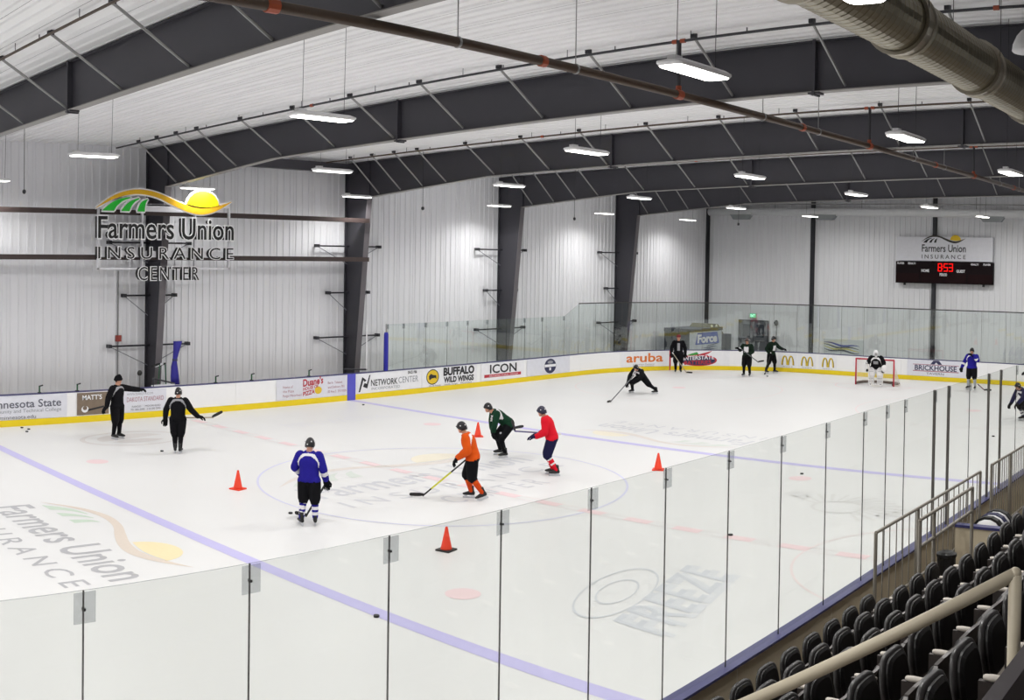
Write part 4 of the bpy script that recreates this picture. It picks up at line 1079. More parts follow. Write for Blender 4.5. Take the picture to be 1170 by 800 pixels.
# ================================================================== PEOPLE
SKIN = M('skin', (214, 160, 134), 0.6); EYE = M('eye_dark', (40, 30, 28), 0.4); LIP = M('lip', (170, 96, 88), 0.6)
HAIRB = M('hair_brown', (60, 42, 32), 0.7)
def cloth(n, c): return M('cloth_'+n, c, 0.85, var=0.12, scale=10, bump=0.15, spec=0.15)
KBLK = cloth('black', (15, 15, 19)); KBLUE = cloth('blue', (36, 30, 136)); KWHT = cloth('white', (226, 224, 226)); KORG = cloth('orange', (214, 84, 20)); KGRN = cloth('green', (20, 56, 38))
KRED = cloth('red', (214, 26, 44)); KGREY = cloth('grey', (150, 150, 154)); KNVY = cloth('navy', (30, 30, 66)); KDGR = cloth('dark_green', (20, 36, 26))
def dist_seg(P, a, b):
    ab = b-a; L = float(ab @ ab) or 1e-9; t = np.clip(((P-a) @ ab)/L, 0, 1); return np.linalg.norm(P-(a+t[:, None]*ab), axis=1), t
def cone_limb(mb, p0, p1, r0, r1, n=12):
    p0, p1 = Vector(p0), Vector(p1); d = (p1-p0); L = d.length; d.normalize()
    a = Vector((0,0,1)) if abs(d.z) < 0.9 else Vector((1,0,0)); u = d.cross(a).normalized(); w = d.cross(u)
    spec = [(p0-d*r0*0.97, u*r0*0.2, w*r0*0.2), (p0-d*r0*0.7, u*r0*0.71, w*r0*0.71), (p0, u*r0, w*r0), (p0+d*L*0.35, u*(r0*0.62+r1*0.42), w*(r0*0.62+r1*0.42)), (p1, u*r1, w*r1), (p1+d*r1*0.7, u*r1*0.71, w*r1*0.71), (p1+d*r1*0.97, u*r1*0.2, w*r1*0.2)]
    mb.loft(spec, n)
def basis(fwd, upv):
    f = Vector(fwd).normalized(); l = Vector(upv).cross(f).normalized(); u = f.cross(l); return Matrix((f, l, u)).transposed()
# shared small pieces -------------------------------------------------
def glove_mesh(name, m, sx=1):
    """along +x from the wrist; thumb on the +y side"""
    mb = MB(); mb.loft([((-0.06, 0, 0), (0, .052, 0), (0, 0, .050)), ((-0.0, 0, 0), (0, .056, 0), (0, 0, .045)), ((0.05, 0, 0), (0, .060, 0), (0, 0, .034)), ((0.10, 0, 0), (0, .056, 0), (0, 0, .030)), ((0.115, 0, 0), (0, .05, 0), (0, 0, .022))], 12)
    for i, (yy, L) in enumerate(((0.038, 0.075), (0.013, 0.088), (-0.013, 0.082), (-0.038, 0.062))):
        a = Vector((0.10, yy, 0)); b = a+Vector((L*0.5, yy*0.08, -0.014)); c = b+Vector((L*0.30, 0, -0.040))
        cone_limb(mb, a, b, 0.0145, 0.014, 8); cone_limb(mb, b, c, 0.014, 0.012, 8)
    cone_limb(mb, (0.03, 0.045, -0.01), (0.075, 0.082, -0.025), 0.019, 0.016, 8); cone_limb(mb, (0.075, 0.082, -0.025), (0.11, 0.075, -0.05), 0.016, 0.013, 8)
    return mb.mesh(name, m)
GLK = glove_mesh('glove', KBLK); GLS = glove_mesh('hand', SKIN); GLN = glove_mesh('glove', KNVY)
def skate_mesh():
    mb = MB()
    mb.loft([((-0.075, 0, 0.075), (.010, 0, .0), (0, .026, 0)), ((-0.07, 0, 0.11), (.055, 0, 0), (0, .040, 0)), ((-0.045, 0, 0.16), (.058, 0, 0), (0, .046, 0)), ((-0.03, 0, 0.24), (.062, 0, .01), (0, .052, 0)), ((-0.03, 0, 0.29), (.062, 0, .015), (0, .054, 0))], 12)
    mb.loft([((-0.11, 0, 0.10), (0, .034, 0), (0, 0, .028)), ((-0.06, 0, 0.115), (0, .042, 0), (0, 0, .05)), ((0.03, 0, 0.112), (0, .046, 0), (0, 0, .05)), ((0.11, 0, 0.10), (0, .048, 0), (0, 0, .034)), ((0.165, 0, 0.094), (0, .030, 0), (0, 0, .020))], 12)
    boot = mb.mesh('skate', BLACK)
    mb = MB(); mb.box(-0.10, -0.03, -0.016, 0.016, 0.03, 0.075); mb.box(0.06, 0.13, -0.016, 0.016, 0.03, 0.075); mb.box(-0.13, 0.16, -0.012, 0.012, 0.022, 0.04)
    mb.box(-0.13, 0.165, -0.004, 0.004, 0.0, 0.026); bl = mb.mesh('blade', M('skate_blade', (206, 208, 214), 0.3, metal=0.3))
    return boot, bl
SKB, SKL = skate_mesh()
def helmet_mesh(m):
    mb = MB(); n, mm = 18, 7; rs = []
    for k in range(mm+1):
        ph = PI/2*(1-k/mm*1.0); ring = []
        for i in range(n):
            a = 2*PI*i/n; low = -0.03-0.055*max(0, -math.cos(a))**0.7 - 0.05*abs(math.sin(a))**4
            z = 0.112*math.sin(ph)+low*(k/mm)**2; r = max(0.02, math.cos(ph))
            ring.append(Vector((0.128*r*math.cos(a)+0.002, 0.104*r*math.sin(a), z)))
        rs.append(ring)
    rs.append([Vector((p.x*0.90, p.y*0.90, p.z+0.004)) for p in rs[-1]])
    mb.rings(rs[::-1])
    mb.box(0.07, 0.135, -0.05, 0.05, -0.002, 0.012)
    for sy in (-1, 1): mb.tube((-0.02, sy*0.099, -0.085), (0.05, sy*0.05, -0.14), 0.006, n=5)
    return mb.mesh('helmet', m)
HLK = helmet_mesh(M('helmet_black', (22, 22, 26), 0.3)); HLN = helmet_mesh(M('helmet_navy', (34, 34, 60), 0.3))
def dot_mesh():
    mb = MB()
    for x, y_, z in ((-0.09, 0.075, 0.03), (-0.09, -0.075, 0.03), (-0.125, 0, -0.03), (0.02, 0.104, 0.02), (0.02, -0.104, 0.02)): mb.ball((x, y_, z), 0.015, n=8, m=5)
    return mb.mesh('helmet_decal', KWHT)
HDOT = dot_mesh()
def beanie_mesh(m):
    mb = MB(); rs = []
    for z, r in ((-0.035, 0.112), (-0.03, 0.118), (0.01, 0.118), (0.015, 0.110), (0.07, 0.095), (0.115, 0.06), (0.135, 0.02)): rs.append([Vector((1.08*r*math.cos(2*PI*i/16), 0.94*r*math.sin(2*PI*i/16), z+0.012*math.cos(2*PI*i/16))) for i in range(16)])
    mb.rings(rs); return mb.mesh('knit_cap', m)
BEAN = beanie_mesh(KBLK)
def cap_mesh():
    mb = MB(); rs = []
    for z, r in ((0.0, 0.112), (0.03, 0.113), (0.08, 0.095), (0.115, 0.05), (0.12, 0.02)): rs.append([Vector((1.08*r*math.cos(2*PI*i/16), 0.94*r*math.sin(2*PI*i/16), z)) for i in range(16)])
    mb.rings(rs); mb.add([(0.09, -0.07, 0.004), (0.20, -0.05, -0.006), (0.21, 0, -0.004), (0.20, 0.05, -0.006), (0.09, 0.07, 0.004), (0.09, -0.07, 0.016), (0.20, -0.05, 0.006), (0.21, 0, 0.008), (0.20, 0.05, 0.006), (0.09, 0.07, 0.016)], [(4,3,2,1,0), (5,6,7,8,9), (0,1,6,5), (1,2,7,6), (2,3,8,7), (3,4,9,8)])
    return mb.mesh('cap', M('cap_red', (120, 30, 40), 0.7))
CAPM = cap_mesh()

STAND = dict(pelvis=(0,0,1.0), chest=(0,0,1.38), neck=(0.0,0,1.55), head=(0.03,0,1.70), look=(1,0,0), shL=(0,.20,1.47), shR=(0,-.20,1.47), elL=(-.02,.29,1.20), elR=(-.02,-.29,1.20), wrL=(.16,.28,1.0), wrR=(.16,-.28,1.0),
             haL=(1,0,-.5), haR=(1,0,-.5), hipL=(0,.10,.95), hipR=(0,-.10,.95), knL=(.05,.13,.56), knR=(.05,-.13,.56), anL=(0,.15,.17), anR=(0,-.15,.17), ftL=(1,.15,0), ftR=(1,-.15,0))
def person(label, pos, face, pose, top, legs, style, head='helmet', helm=None, gloves=GLK, bulk=1.0, sc=1.0, skates=True, group='people on the ice'):
    """face: world direction the figure looks along; pose overrides STAND joints in (forward, left, up)"""
    J = dict(STAND); J.update(pose)
    R = basis((face[0], face[1], 0), (0, 0, 1)).to_4x4()
    t = thing('person', label, 'person', mat=Matrix.Translation(pos) @ R @ Matrix.Scale(sc, 4), group=group)
    V = {k: Vector(v) for k, v in J.items()}
    b = bulk; mb = MB()
    ax = (V['shL']-V['shR']).normalized(); sp = (V['neck']-V['pelvis']).normalized(); fr_ = ax.cross(sp).normalized()
    hx = (V['hipL']-V['hipR']).normalized(); hf = hx.cross(sp).normalized()
    P0, P1, P2 = V['pelvis'], V['chest'], V['neck']
    mid = (P0+P1)/2
    mb.loft([(P0-sp*0.13, hx*.09, hf*.08), (P0-sp*0.08, hx*.155, hf*.125), (P0, hx*.178*b, hf*.145*b), (mid, ax*.180*b, fr_*.135*b), (P1-sp*.02, ax*.208*b, fr_*.145*b), (P1+sp*.07, ax*.205*b, fr_*.125*b), (P2-sp*.035, ax*.13, fr_*.085), (P2+sp*.01, ax*.065, fr_*.062)], 18)
    seg = []
    def limb(kind, a, c, r0, r1): cone_limb(mb, V[a] if isinstance(a, str) else a, V[c] if isinstance(c, str) else c, r0, r1); seg.append((kind, np.array(V[a] if isinstance(a, str) else a), np.array(V[c] if isinstance(c, str) else c), (r0+r1)/2))
    for s_ in 'LR':
        limb('uarm'+s_, 'sh'+s_, 'el'+s_, .078*b, .062*b); limb('farm'+s_, 'el'+s_, 'wr'+s_, .062*b, .046*b)
        limb('thigh'+s_, 'hip'+s_, 'kn'+s_, .126*b, .100*b); limb('shin'+s_, 'kn'+s_, 'an'+s_, .074*b, .052*b)
    H = V['head']; hd = basis(V['look'], (H-V['neck']).normalized() if abs((H-V['neck']).normalized().dot(V['look'].normalized())) < 0.9 else (0, 0, 1))
    hp = lambda x, y_, z: H + hd @ Vector((x, y_, z))
    cone_limb(mb, V['neck']-sp*.02, hp(-.015, 0, -.06), .062, .056); seg.append(('neck', np.array(V['neck']), np.array(hp(-.01, 0, -.05)), .058))
    mb.ball(hp(-0.008, 0, 0.02), .098, .080, .105, 14, 10, M3=hd)
    mb.ball(hp(0.028, 0, -0.06), .066, .056, .062, 12, 8, M3=hd)
    mb.ball(hp(0.085, 0, -0.020), .026, .015, .028, 8, 6, M3=hd)
    mb.ball(hp(0.060, 0, -0.105), .030, .030, .022, 8, 6, M3=hd)
    for sy in (-1, 1): mb.ball(hp(-0.005, sy*0.082, -0.015), .022, .012, .034, 8, 6, M3=hd)
    seg.append(('head', np.array(hp(0, 0, -.04)), np.array(hp(0, 0, .03)), .09))
    seg.append(('torso', np.array(P0+sp*0.02), np.array(P1), .17*b)); seg.append(('torso', np.array(V['shL']*0.75+P1*0.25), np.array(V['shR']*0.75+P1*0.25), .10*b)); seg.append(('hips', np.array(P0-sp*0.10), np.array(P0-sp*0.03), .165*b))
    tmp = bpy.data.objects.new('tmp', mb.mesh('tmp', SKIN)); COL.objects.link(tmp)
    md = tmp.modifiers.new('r', 'REMESH'); md.mode = 'VOXEL'; md.voxel_size = 0.0165
    ms = tmp.modifiers.new('s', 'SMOOTH'); ms.factor = 0.5; ms.iterations = 3
    dg = bpy.context.evaluated_depsgraph_get(); ev = tmp.evaluated_get(dg)
    me = bpy.data.meshes.new_from_object(ev, depsgraph=dg); me.name = 'body'
    COL.objects.unlink(tmp); bpy.data.objects.remove(tmp)
    nv = len(me.vertices); co = np.empty(nv*3); me.vertices.foreach_get('co', co); co = co.reshape(-1, 3)
    nr = np.empty(nv*3); me.vertices.foreach_get('normal', nr); nr = nr.reshape(-1, 3)
    polys = [tuple(p.vertices) for p in me.polygons]
    fc = np.array([co[list(p)].mean(0) for p in polys])
    D = []; T = []
    for k, a, c, r in seg:
        dd, tt = dist_seg(fc, a, c); D.append(dd-r); T.append(tt)
    D = np.array(D); T = np.array(T); best = D.argmin(0); names = [s_[0] for s_ in seg]
    kind = [names[i] for i in best]; tt = T[best, np.arange(len(fc))]
    # face of the head: eyes and mouth
    hl = (fc-np.array(H)) @ np.array(hd)
    me.materials.clear(); me.materials.append(SKIN); me.materials.append(EYE); me.materials.append(LIP); me.materials.append(HAIRB)
    mi = np.zeros(len(polys), int)
    for i in range(len(polys)):
        if kind[i] in ('head', 'neck'):
            x, y_, z = hl[i]
            if x > 0.055 and abs(abs(y_)-0.032) < 0.013 and abs(z-0.005) < 0.010: mi[i] = 1
            elif x > 0.06 and abs(y_) < 0.026 and abs(z+0.066) < 0.008: mi[i] = 2
            elif head in ('hair', 'cap', 'beanie') and (z > 0.055+0.0*x or (x < -0.02 and z > -0.05)): mi[i] = 3
    me.polygons.foreach_set('material_index', mi); me.polygons.foreach_set('use_smooth', [True]*len(polys)); me.update()
    put('body', me, t)
    hem = np.array(P0)-np.array(sp)*0.06
    cl = {}
    for i in range(len(polys)):
        k = kind[i]
        above = (fc[i]-hem) @ np.array(sp)
        if k[:4] in ('uarm', 'farm') or k == 'torso' or (k == 'hips' and above > 0) or (k[:5] == 'thigh' and above > 0.0 and tt[i] < 0.05): g = 'jersey'
        elif k == 'hips' or k[:5] == 'thigh': g = 'pants'
        elif k[:4] == 'shin': g = 'socks'+k[-1]
        else: continue
        cl.setdefault(g, []).append(i)
    for g, off in (('socksL', .008), ('socksR', .008), ('pants', .022*b), ('jersey', .026*b)):
        ids = cl.get(g, [])
        if not ids: continue
        vm = {}; vs = []; fs = []; mm = []
        for i in ids:
            f = []
            for v_ in polys[i]:
                if v_ not in vm:
                    vm[v_] = len(vs); vs.append(tuple(co[v_]+nr[v_]*off))
                f.append(vm[v_])
            fs.append(tuple(f)); mm.append(style(g, kind[i], tt[i], (fc[i]-np.array(P1)) @ np.array([[*fr_], [*ax], [*sp]]).T))
        m2 = bpy.data.meshes.new(g); m2.from_pydata(vs, [], fs)
        uniq = list(dict.fromkeys(mm))
        for m_ in uniq: m2.materials.append(m_)
        m2.polygons.foreach_set('material_index', [uniq.index(m_) for m_ in mm]); m2.polygons.foreach_set('use_smooth', [True]*len(fs)); m2.update()
        # hem rim: fold the open border inwards so that the garment has an edge of its own
        bm = bmesh.new(); bm.from_mesh(m2); ed = [e for e in bm.edges if e.is_boundary]
        r = bmesh.ops.extrude_edge_only(bm, edges=ed); bm.normal_update()
        nv_ = [v for v in r['geom'] if isinstance(v, bmesh.types.BMVert)]
        for v in nv_:
            src = [e.other_vert(v) for e in v.link_edges if e.other_vert(v) not in nv_]
            if src: v.co = src[0].co - src[0].normal*(off*1.1)
        bm.to_mesh(m2); bm.free()
        put({'jersey': top, 'pants': legs[0], 'socksL': legs[1], 'socksR': legs[1]}[g], m2, t)
    hm = hd.to_4x4(); hm.translation = hp(0, 0, 0.035)
    if head == 'helmet':
        h_ = put('helmet', helm or HLK, t, True, mat=hm); put('helmet_decal', HDOT, h_, True)['kind'] = 'stuff'
    elif head == 'beanie': put('knit_cap', BEAN, t, True, mat=hm)
    elif head == 'cap': put('cap', CAPM, t, True, mat=hm)
    for s_ in 'LR':
        dvec = V['ha'+s_].normalized(); upv = Vector((0, 0, 1)) if abs(dvec.z) < 0.85 else Vector((1, 0, 0))
        g = basis(dvec, upv).to_4x4()
        if s_ == 'R': g = g @ Matrix.Diagonal((1, -1, 1, 1))
        k_ = 1.22 if gloves is not GLS else 1.0
        g = g @ Matrix.Scale(k_, 4); g.translation = V['wr'+s_]+dvec*0.02
        put('hand' if gloves is GLS else 'glove', gloves, t, True, mat=g)
        a = V['an'+s_]; f = V['ft'+s_]
        lean = (V['kn'+s_]-a).normalized()
        q_ = basis(f, (0, 0, 1) if f.z == 0 else lean).to_4x4(); q_.translation = a - q_.to_3x3() @ Vector((-0.03, 0, 0.17))
        o = put('skate', SKB, t, True, mat=q_); put('blade', SKL, o)
    t['_'] = 1; del t['_']
    return t, (lambda p_: t.matrix_world @ Vector(p_))
def stick(label, p0, p1, bdir, shaft=BLACK, mid=None, blade=BLACK, L=0.30, knob=True):
    """p0 butt end, p1 heel, bdir direction of the blade from the heel (world)"""
    t = thing('hockey_stick', label, 'hockey stick', tuple(p1), 'hockey sticks'); o = Vector(p1); p0 = Vector(p0)-o; z0 = Vector((0, 0, 0))
    d_ = (z0-p0).normalized(); s1 = d_.cross(Vector((0, 0, 1))).normalized(); s2 = d_.cross(s1)
    def bar(mb, a, b, w, h):
        vs = [p+s1*i*w/2+s2*j*h/2 for p in (a, b) for i, j in ((-1, -1), (1, -1), (1, 1), (-1, 1))]; mb.rings([vs[:4], vs[4:]])
    mb = MB(); bar(mb, p0, z0, 0.026, 0.034); sh = mb.build('shaft', shaft, t)
    if mid:
        mb = MB(); bar(mb, p0*0.52, p0*0.16, 0.029, 0.037); mb.build('shaft_stripe', mid, sh)
    mb = MB(); bar(mb, p0, p0*0.92, 0.034, 0.042); mb.build('grip_tape', KWHT, sh)
    bd = Vector(bdir).normalized(); sd = bd.cross(Vector((0, 0, 1)))
    sd = sd.normalized() if sd.length > 1e-4 else Vector((1, 0, 0)); up_ = sd.cross(bd)
    mb = MB(); rs = []
    for k, h in ((-0.03, 0.045), (0.05, 0.075), (0.17, 0.08), (0.27, 0.072), (L, 0.04)):
        c = bd*k+sd*(0.03*(k/L)**2)+up_*0.035
        rs.append([c+sd*a*0.009+up_*b_*h/2 for a, b_ in ((-1, -1), (1, -1), (1, 1), (-1, 1))])
    mb.rings(rs); mb.build('blade', blade, t)
    return t
def view(pos):
    v = Vector((pos[0]-CAM.x, pos[1]-CAM.y, 0)).normalized(); return v, Vector((v.y, -v.x, 0))   # away from the viewer, picture right
def facing(pos, r_, a_): v, r = view(pos); return (r*r_+v*a_).normalized()

def st(jersey, pants, socks, yoke=None, sleeve=None, bands=None, band=None, front=None, armpit=None):
    """garment colours: yoke = shoulder bands, sleeve = stripe down the sleeve, bands = stripes on the socks, front = panel on the chest"""
    def f(g, k, t, p):
        if g == 'jersey':
            if sleeve and k[:4] == 'farm' and 0.1 < t < 0.55 and p[1]*(1 if k[-1] == 'L' else -1) > -0.4 and armpit != 'no': return sleeve if abs(p[0]) > 0.0 and (p[2] % 0.5) > 0.12 else jersey
            if yoke:
                e = math.hypot(p[1]/0.225, (p[2]+0.09)/0.215)
                if 0.84 < e < 1.08 and p[2] > -0.13 and (k == 'torso' or k[:4] == 'uarm'): return yoke
            if front and k == 'torso' and p[0] > 0.10 and abs(p[1]) < front[1] and front[2] < p[2] < front[3]: return front[0]
            return jersey
        if g == 'pants': return pants
        if bands and any(a < t < b for a, b in bands): return band
        return socks
    return f
SOCK = [(0.10, 0.28), (0.40, 0.58), (0.70, 0.86)]
# 1 pointing coach
pos = (-4.0, 9.65, 0)
t, w = person('person in black tracksuit and knit cap pointing with one arm', pos, facing(pos, 0.62, -0.55),
    dict(elL=(.14,.44,1.42), wrL=(.22,.72,1.38), haL=(.3,1,-.05), elR=(-.06,-.32,1.2), wrR=(-.02,-.42,.98), haR=(-.1,-.6,-.55), look=(.8,.6,-.05), knL=(.02,.10,.55), knR=(.02,-.10,.55), anL=(-.02,.12,.17), anR=(-.02,-.12,.17)),
    'jacket', ('trousers', 'trouser_cuff'), st(KBLK, KBLK, KBLK, yoke=KGREY), 'beanie', sc=1.04)
# 2 black player from behind
pos = (-3.55, 6.82, 0)
t, w = person('person in black jersey seen from behind near the pointing coach', pos, facing(pos, 0.12, 1),
    dict(elR=(.05,-.36,1.22), wrR=(.12,-.54,1.03), haR=(.1,-1,-.2), elL=(-.05,.33,1.22), wrL=(.03,.36,.98), haL=(.2,.0,-1), look=(1,-.1,0), knL=(.06,.10,.56), knR=(.06,-.08,.56), anL=(0,.07,.17), anR=(0,-.07,.17)),
    'jersey', ('hockey_pants', 'sock'), st(KBLK, KBLK, KBLK, yoke=KGREY), 'helmet')
stick('hockey stick held level by the black player, blade to the right', w((.16,.30,.96)), w((.16,-.98,1.00)), w((.2,-1.2,1.12))-w((.16,-.98,1.00)), M('stick_tan', (170, 160, 140), 0.5))
# 3 blue player from behind
pos = (-5.33, -1.52, 0)
t, w = person('person in blue jersey with striped socks seen from behind', pos, facing(pos, 0.25, 1),
    dict(elR=(.0,-.30,1.20), wrR=(.12,-.33,.97), haR=(.35,-.1,-.9), elL=(.04,.33,1.2), wrL=(.22,.22,1.02), haL=(.9,-.4,-.2), look=(1,-.2,-.1), knL=(.05,.13,.56), knR=(.03,-.12,.56), anL=(-.03,.15,.17), anR=(.04,-.13,.17), ftL=(.9,.6,0), ftR=(.9,.25,0)),
    'jersey', ('hockey_pants', 'sock'), st(KBLUE, KBLK, KBLUE, yoke=KWHT, sleeve=KWHT, bands=SOCK, band=KWHT), 'helmet', sc=0.98, bulk=1.03)
stick('hockey stick in front of the blue player, blade low on the left', w((.24,-.36,.95)), w((.62,.22,.03)), w((.72,.5,.03))-w((.62,.22,.03)), BLACK)
# 4 orange player striding left
pos = (-0.93, -1.95, 0)
t, w = person('person in orange jersey striding left with a stick', pos, facing(pos, -1, 0.12),
    dict(pelvis=(.02,0,.97), chest=(.13,0,1.34), neck=(.20,0,1.50), head=(.28,0,1.64), shL=(.17,.20,1.42), shR=(.17,-.20,1.42), elL=(.10,.31,1.15), wrL=(.34,.18,.98), haL=(.6,-.1,-.8), elR=(.12,-.31,1.15), wrR=(.30,-.16,1.00), haR=(.7,.2,-.6),
         hipL=(.02,.10,.93), hipR=(.02,-.10,.93), knL=(.02,.11,.52), anL=(-.22,.10,.19), ftL=(.9,.1,-.32), knR=(.17,-.11,.54), anR=(.06,-.12,.17), ftR=(1,0,0), look=(1,0,-.12)),
    'jersey', ('hockey_pants', 'sock'), st(KORG, KBLK, cloth('orange_sock', (206, 70, 24)), yoke=KWHT, bands=[(.30, .42)], band=KORG), 'helmet', bulk=1.02)
stick('black and yellow hockey stick of the orange player reaching the ice', w((-.08,-.1,1.12)), w((1.17,.05,.03)), w((1.4,.1,.03))-w((1.17,.05,.03)), BLACK, M('stick_yellow', (206, 206, 60), 0.5))
# 5 green player bent over
pos = (3.5, 1.26, 0)
t, w = person('person in dark green jersey bent forward resting on the knees', pos, facing(pos, -0.93, -0.25),
    dict(pelvis=(-.22,0,.92), chest=(.10,0,1.16), neck=(.25,0,1.27), head=(.37,0,1.37), shL=(.17,.20,1.22), shR=(.17,-.20,1.22), elL=(.24,.28,.98), wrL=(.26,.20,.74), haL=(.1,-.4,-1), elR=(.20,-.28,.98), wrR=(.20,-.22,.76), haR=(0,.3,-1),
         hipL=(-.20,.12,.86), hipR=(-.20,-.12,.86), knL=(.05,.20,.54), anL=(-.06,.25,.17), knR=(.05,-.20,.54), anR=(-.06,-.25,.17), look=(1,.1,-.1)),
    'jersey', ('hockey_pants', 'sock'), st(KGRN, KBLK, KBLK, yoke=KWHT, bands=[(.02, .14)], band=KGREY), 'helmet')
stick('hockey stick held across the knees of the green player', w((.10,.30,.70)), w((-.55,-.48,.68)), w((-.8,-.6,.70))-w((-.55,-.48,.68)), M('stick_violet', (90, 84, 130), 0.5))
# 6 red player
pos = (2.48, -1.41, 0)
t, w = person('person in red jersey and red socks leaning left', pos, facing(pos, -1, 0.05),
    dict(pelvis=(-.03,0,.97), chest=(.10,0,1.34), neck=(.17,0,1.50), head=(.24,0,1.63), shL=(.14,.20,1.42), shR=(.14,-.20,1.42), elL=(.14,.30,1.13), wrL=(.36,.24,1.02), haL=(1,-.1,-.1), elR=(.12,-.30,1.13), wrR=(.32,-.24,1.0), haR=(1,.1,-.1),
         hipL=(-.03,.10,.93), hipR=(-.03,-.10,.93), knL=(.08,.11,.53), anL=(-.16,.10,.17), knR=(.10,-.10,.54), anR=(-.05,-.11,.17), ftL=(1,.2,0), ftR=(1,-.1,0), look=(1,0,-.1)),
    'jersey', ('hockey_pants', 'sock'), st(KRED, KNVY, KRED, bands=[(.22, .32), (.55, .65)], band=KWHT), 'helmet', helm=HLN, gloves=GLN)
stick('dark hockey stick held level out in front by the red player', w((-.25,-.26,1.02)), w((.92,.22,1.14)), w((.95,.3,1.3))-w((.92,.22,1.14)), M('stick_violet', (90, 84, 130), 0.5))
# 7 crouched skater
pos = (18.0, 6.75, 0)
t, w = person('person in black jersey crouched low skating with a stick', pos, facing(pos, -0.62, -0.78),
    dict(pelvis=(-.25,-.05,.70), chest=(.02,.0,.92), neck=(.14,.02,1.02), head=(.24,.03,1.10), shL=(.08,.21,.96), shR=(.08,-.19,.98), elL=(.26,.34,.74), wrL=(.42,.14,.58), haL=(.5,-.6,-.5), elR=(.20,-.33,.74), wrR=(.44,-.22,.50), haR=(.6,.2,-.6),
         hipL=(-.24,.06,.65), hipR=(-.24,-.16,.65), knL=(-.22,.36,.40), anL=(-.50,.52,.17), ftL=(.8,-.5,0), knR=(.16,-.24,.46), anR=(-.05,-.38,.17), ftR=(1,-.2,0), look=(1,0,-.25)),
    'jersey', ('hockey_pants', 'sock'), st(KBLK, KBLK, KBLK, yoke=KWHT, bands=[(.0, .16)], band=KWHT), 'helmet', sc=1.0)
stick('hockey stick of the crouched skater stretched out on the ice', w((.20,-.02,.86)), (14.95, 5.95, 0.03), (-.9, -.3, 0), M('stick_grey', (90, 92, 96), 0.5))
# 8 man in dark jacket
pos = (26.3, 10.2, 0)
t, w = person('person in dark open jacket and red cap beside the corner boards', pos, facing(pos, 0.05, -1),
    dict(elR=(-.02,-.33,1.2), wrR=(.04,-.32,.96), haR=(.2,.1,-1), elL=(-.02,.33,1.2), wrL=(.06,.33,.95), haL=(.2,-.1,-1), anL=(0,.12,.17), anR=(0,-.12,.17)),
    'jacket', ('trousers', 'trouser_cuff'), st(KBLK, KBLK, KBLK, front=(KGREY, .05, -.30, .06)), 'cap', sc=1.03, bulk=1.05)
stick('hockey stick held by the man in the dark jacket', w((.16,-.30,1.0)), w((.35,.40,.03)), w((.42,.62,.03))-w((.35,.40,.03)), M('stick_tan', (170, 160, 140), 0.5))
# 9, 10 green and black players
pos = (27.06, 6.7, 0)
t, w = person('person in dark green jersey facing the camera, left of the golden arches', pos, facing(pos, -0.35, -1),
    dict(elR=(.05,-.34,1.25), wrR=(.28,-.30,1.30), haR=(.6,-.4,.5), elL=(.05,.30,1.2), wrL=(.24,.10,1.02), haL=(.7,-.7,-.2)), 'jersey', ('hockey_pants', 'sock'), st(KDGR, KBLK, KBLK, front=(KWHT, .10, -.22, .04)), 'helmet', helm=helmet_mesh(M('helmet_brown', (70, 52, 48), 0.4)), sc=1.02)
stick('hockey stick slanting down in front of the green player facing the camera', w((.34,-.28,1.4)), w((.5,.75,.75)), w((.5,1.0,.80))-w((.5,.75,.75)), M('stick_grey', (90, 92, 96), 0.5))
pos = (29.2, 6.5, 0)
t, w = person('person in dark green jersey turned right beside the golden arches', pos, facing(pos, 0.75, -0.62),
    dict(chest=(.06,0,1.38), neck=(.08,0,1.55), head=(.12,0,1.70), shL=(.06,.20,1.47), shR=(.06,-.2,1.47), elL=(.26,.30,1.27), wrL=(.50,.24,1.22), haL=(1,0,0), elR=(-.08,-.30,1.2), wrR=(.10,-.28,1.0), knL=(.08,.16,.56), knR=(.0,-.18,.56), anL=(.06,.20,.17), anR=(-.12,-.24,.17)),
    'jersey', ('hockey_pants', 'sock'), st(KDGR, KBLK, KBLK, front=(KWHT, .09, -.24, .02)), 'helmet', sc=1.02)
stick('hockey stick lying toward the ice from the green player turned right', w((.16,-.24,1.05)), w((.25,-.75,.03)), w((.4,-.95,.03))-w((.25,-.75,.03)), BLACK)
# 11 goalkeeper
pos = (27.0, -0.12, 0)
t, w = person('person in goalkeeper pads and white mask standing in the goal', pos, facing(pos, -0.1, -1),
    dict(pelvis=(-.02,0,.88), chest=(.10,0,1.22), neck=(.16,0,1.37), head=(.22,0,1.51), shL=(.12,.22,1.30), shR=(.12,-.22,1.30), elL=(.10,.36,1.08), wrL=(.26,.34,.86), haL=(.6,.1,-.8), elR=(.10,-.36,1.08), wrR=(.26,-.36,.88), haR=(.6,0,-.8), hipL=(0,.12,.83), hipR=(0,-.12,.83), knL=(.10,.18,.50), knR=(.10,-.18,.50), anL=(.0,.21,.17), anR=(.0,-.21,.17), look=(1,.15,-.25)),
    'jersey', ('goalie_pants', 'sock'), st(KBLK, KWHT, KWHT, yoke=KWHT, front=(KGREY, .10, -.14, .0)), 'mask', gloves=GLK, bulk=1.18)
MASK = M('mask_white', (238, 238, 240), 0.35)
hm = basis((1, .15, -.25), (0.37, 0, .93)).to_4x4(); hm.translation = (.23, 0, 1.52)
mb = MB(); mb.ball((0.01, 0, 0.01), .135, .115, .15, 16, 10); mb.ball((0.06, 0, -0.09), .08, .07, .07, 12, 8); mk = mb.build('goalie_mask', MASK, t, True); mk.matrix_local = hm
mb = MB()
for z in (-0.05, -0.02, 0.01, 0.04): mb.tube((0.143-abs(z)*.1, -.06, z), (0.143-abs(z)*.1, .06, z), 0.005, n=5)
for y_ in (-.04, 0, .04): mb.tube((0.145, y_, -.07), (0.138, y_, .06), 0.005, n=5)
mb.build('cage', DARK, mk)
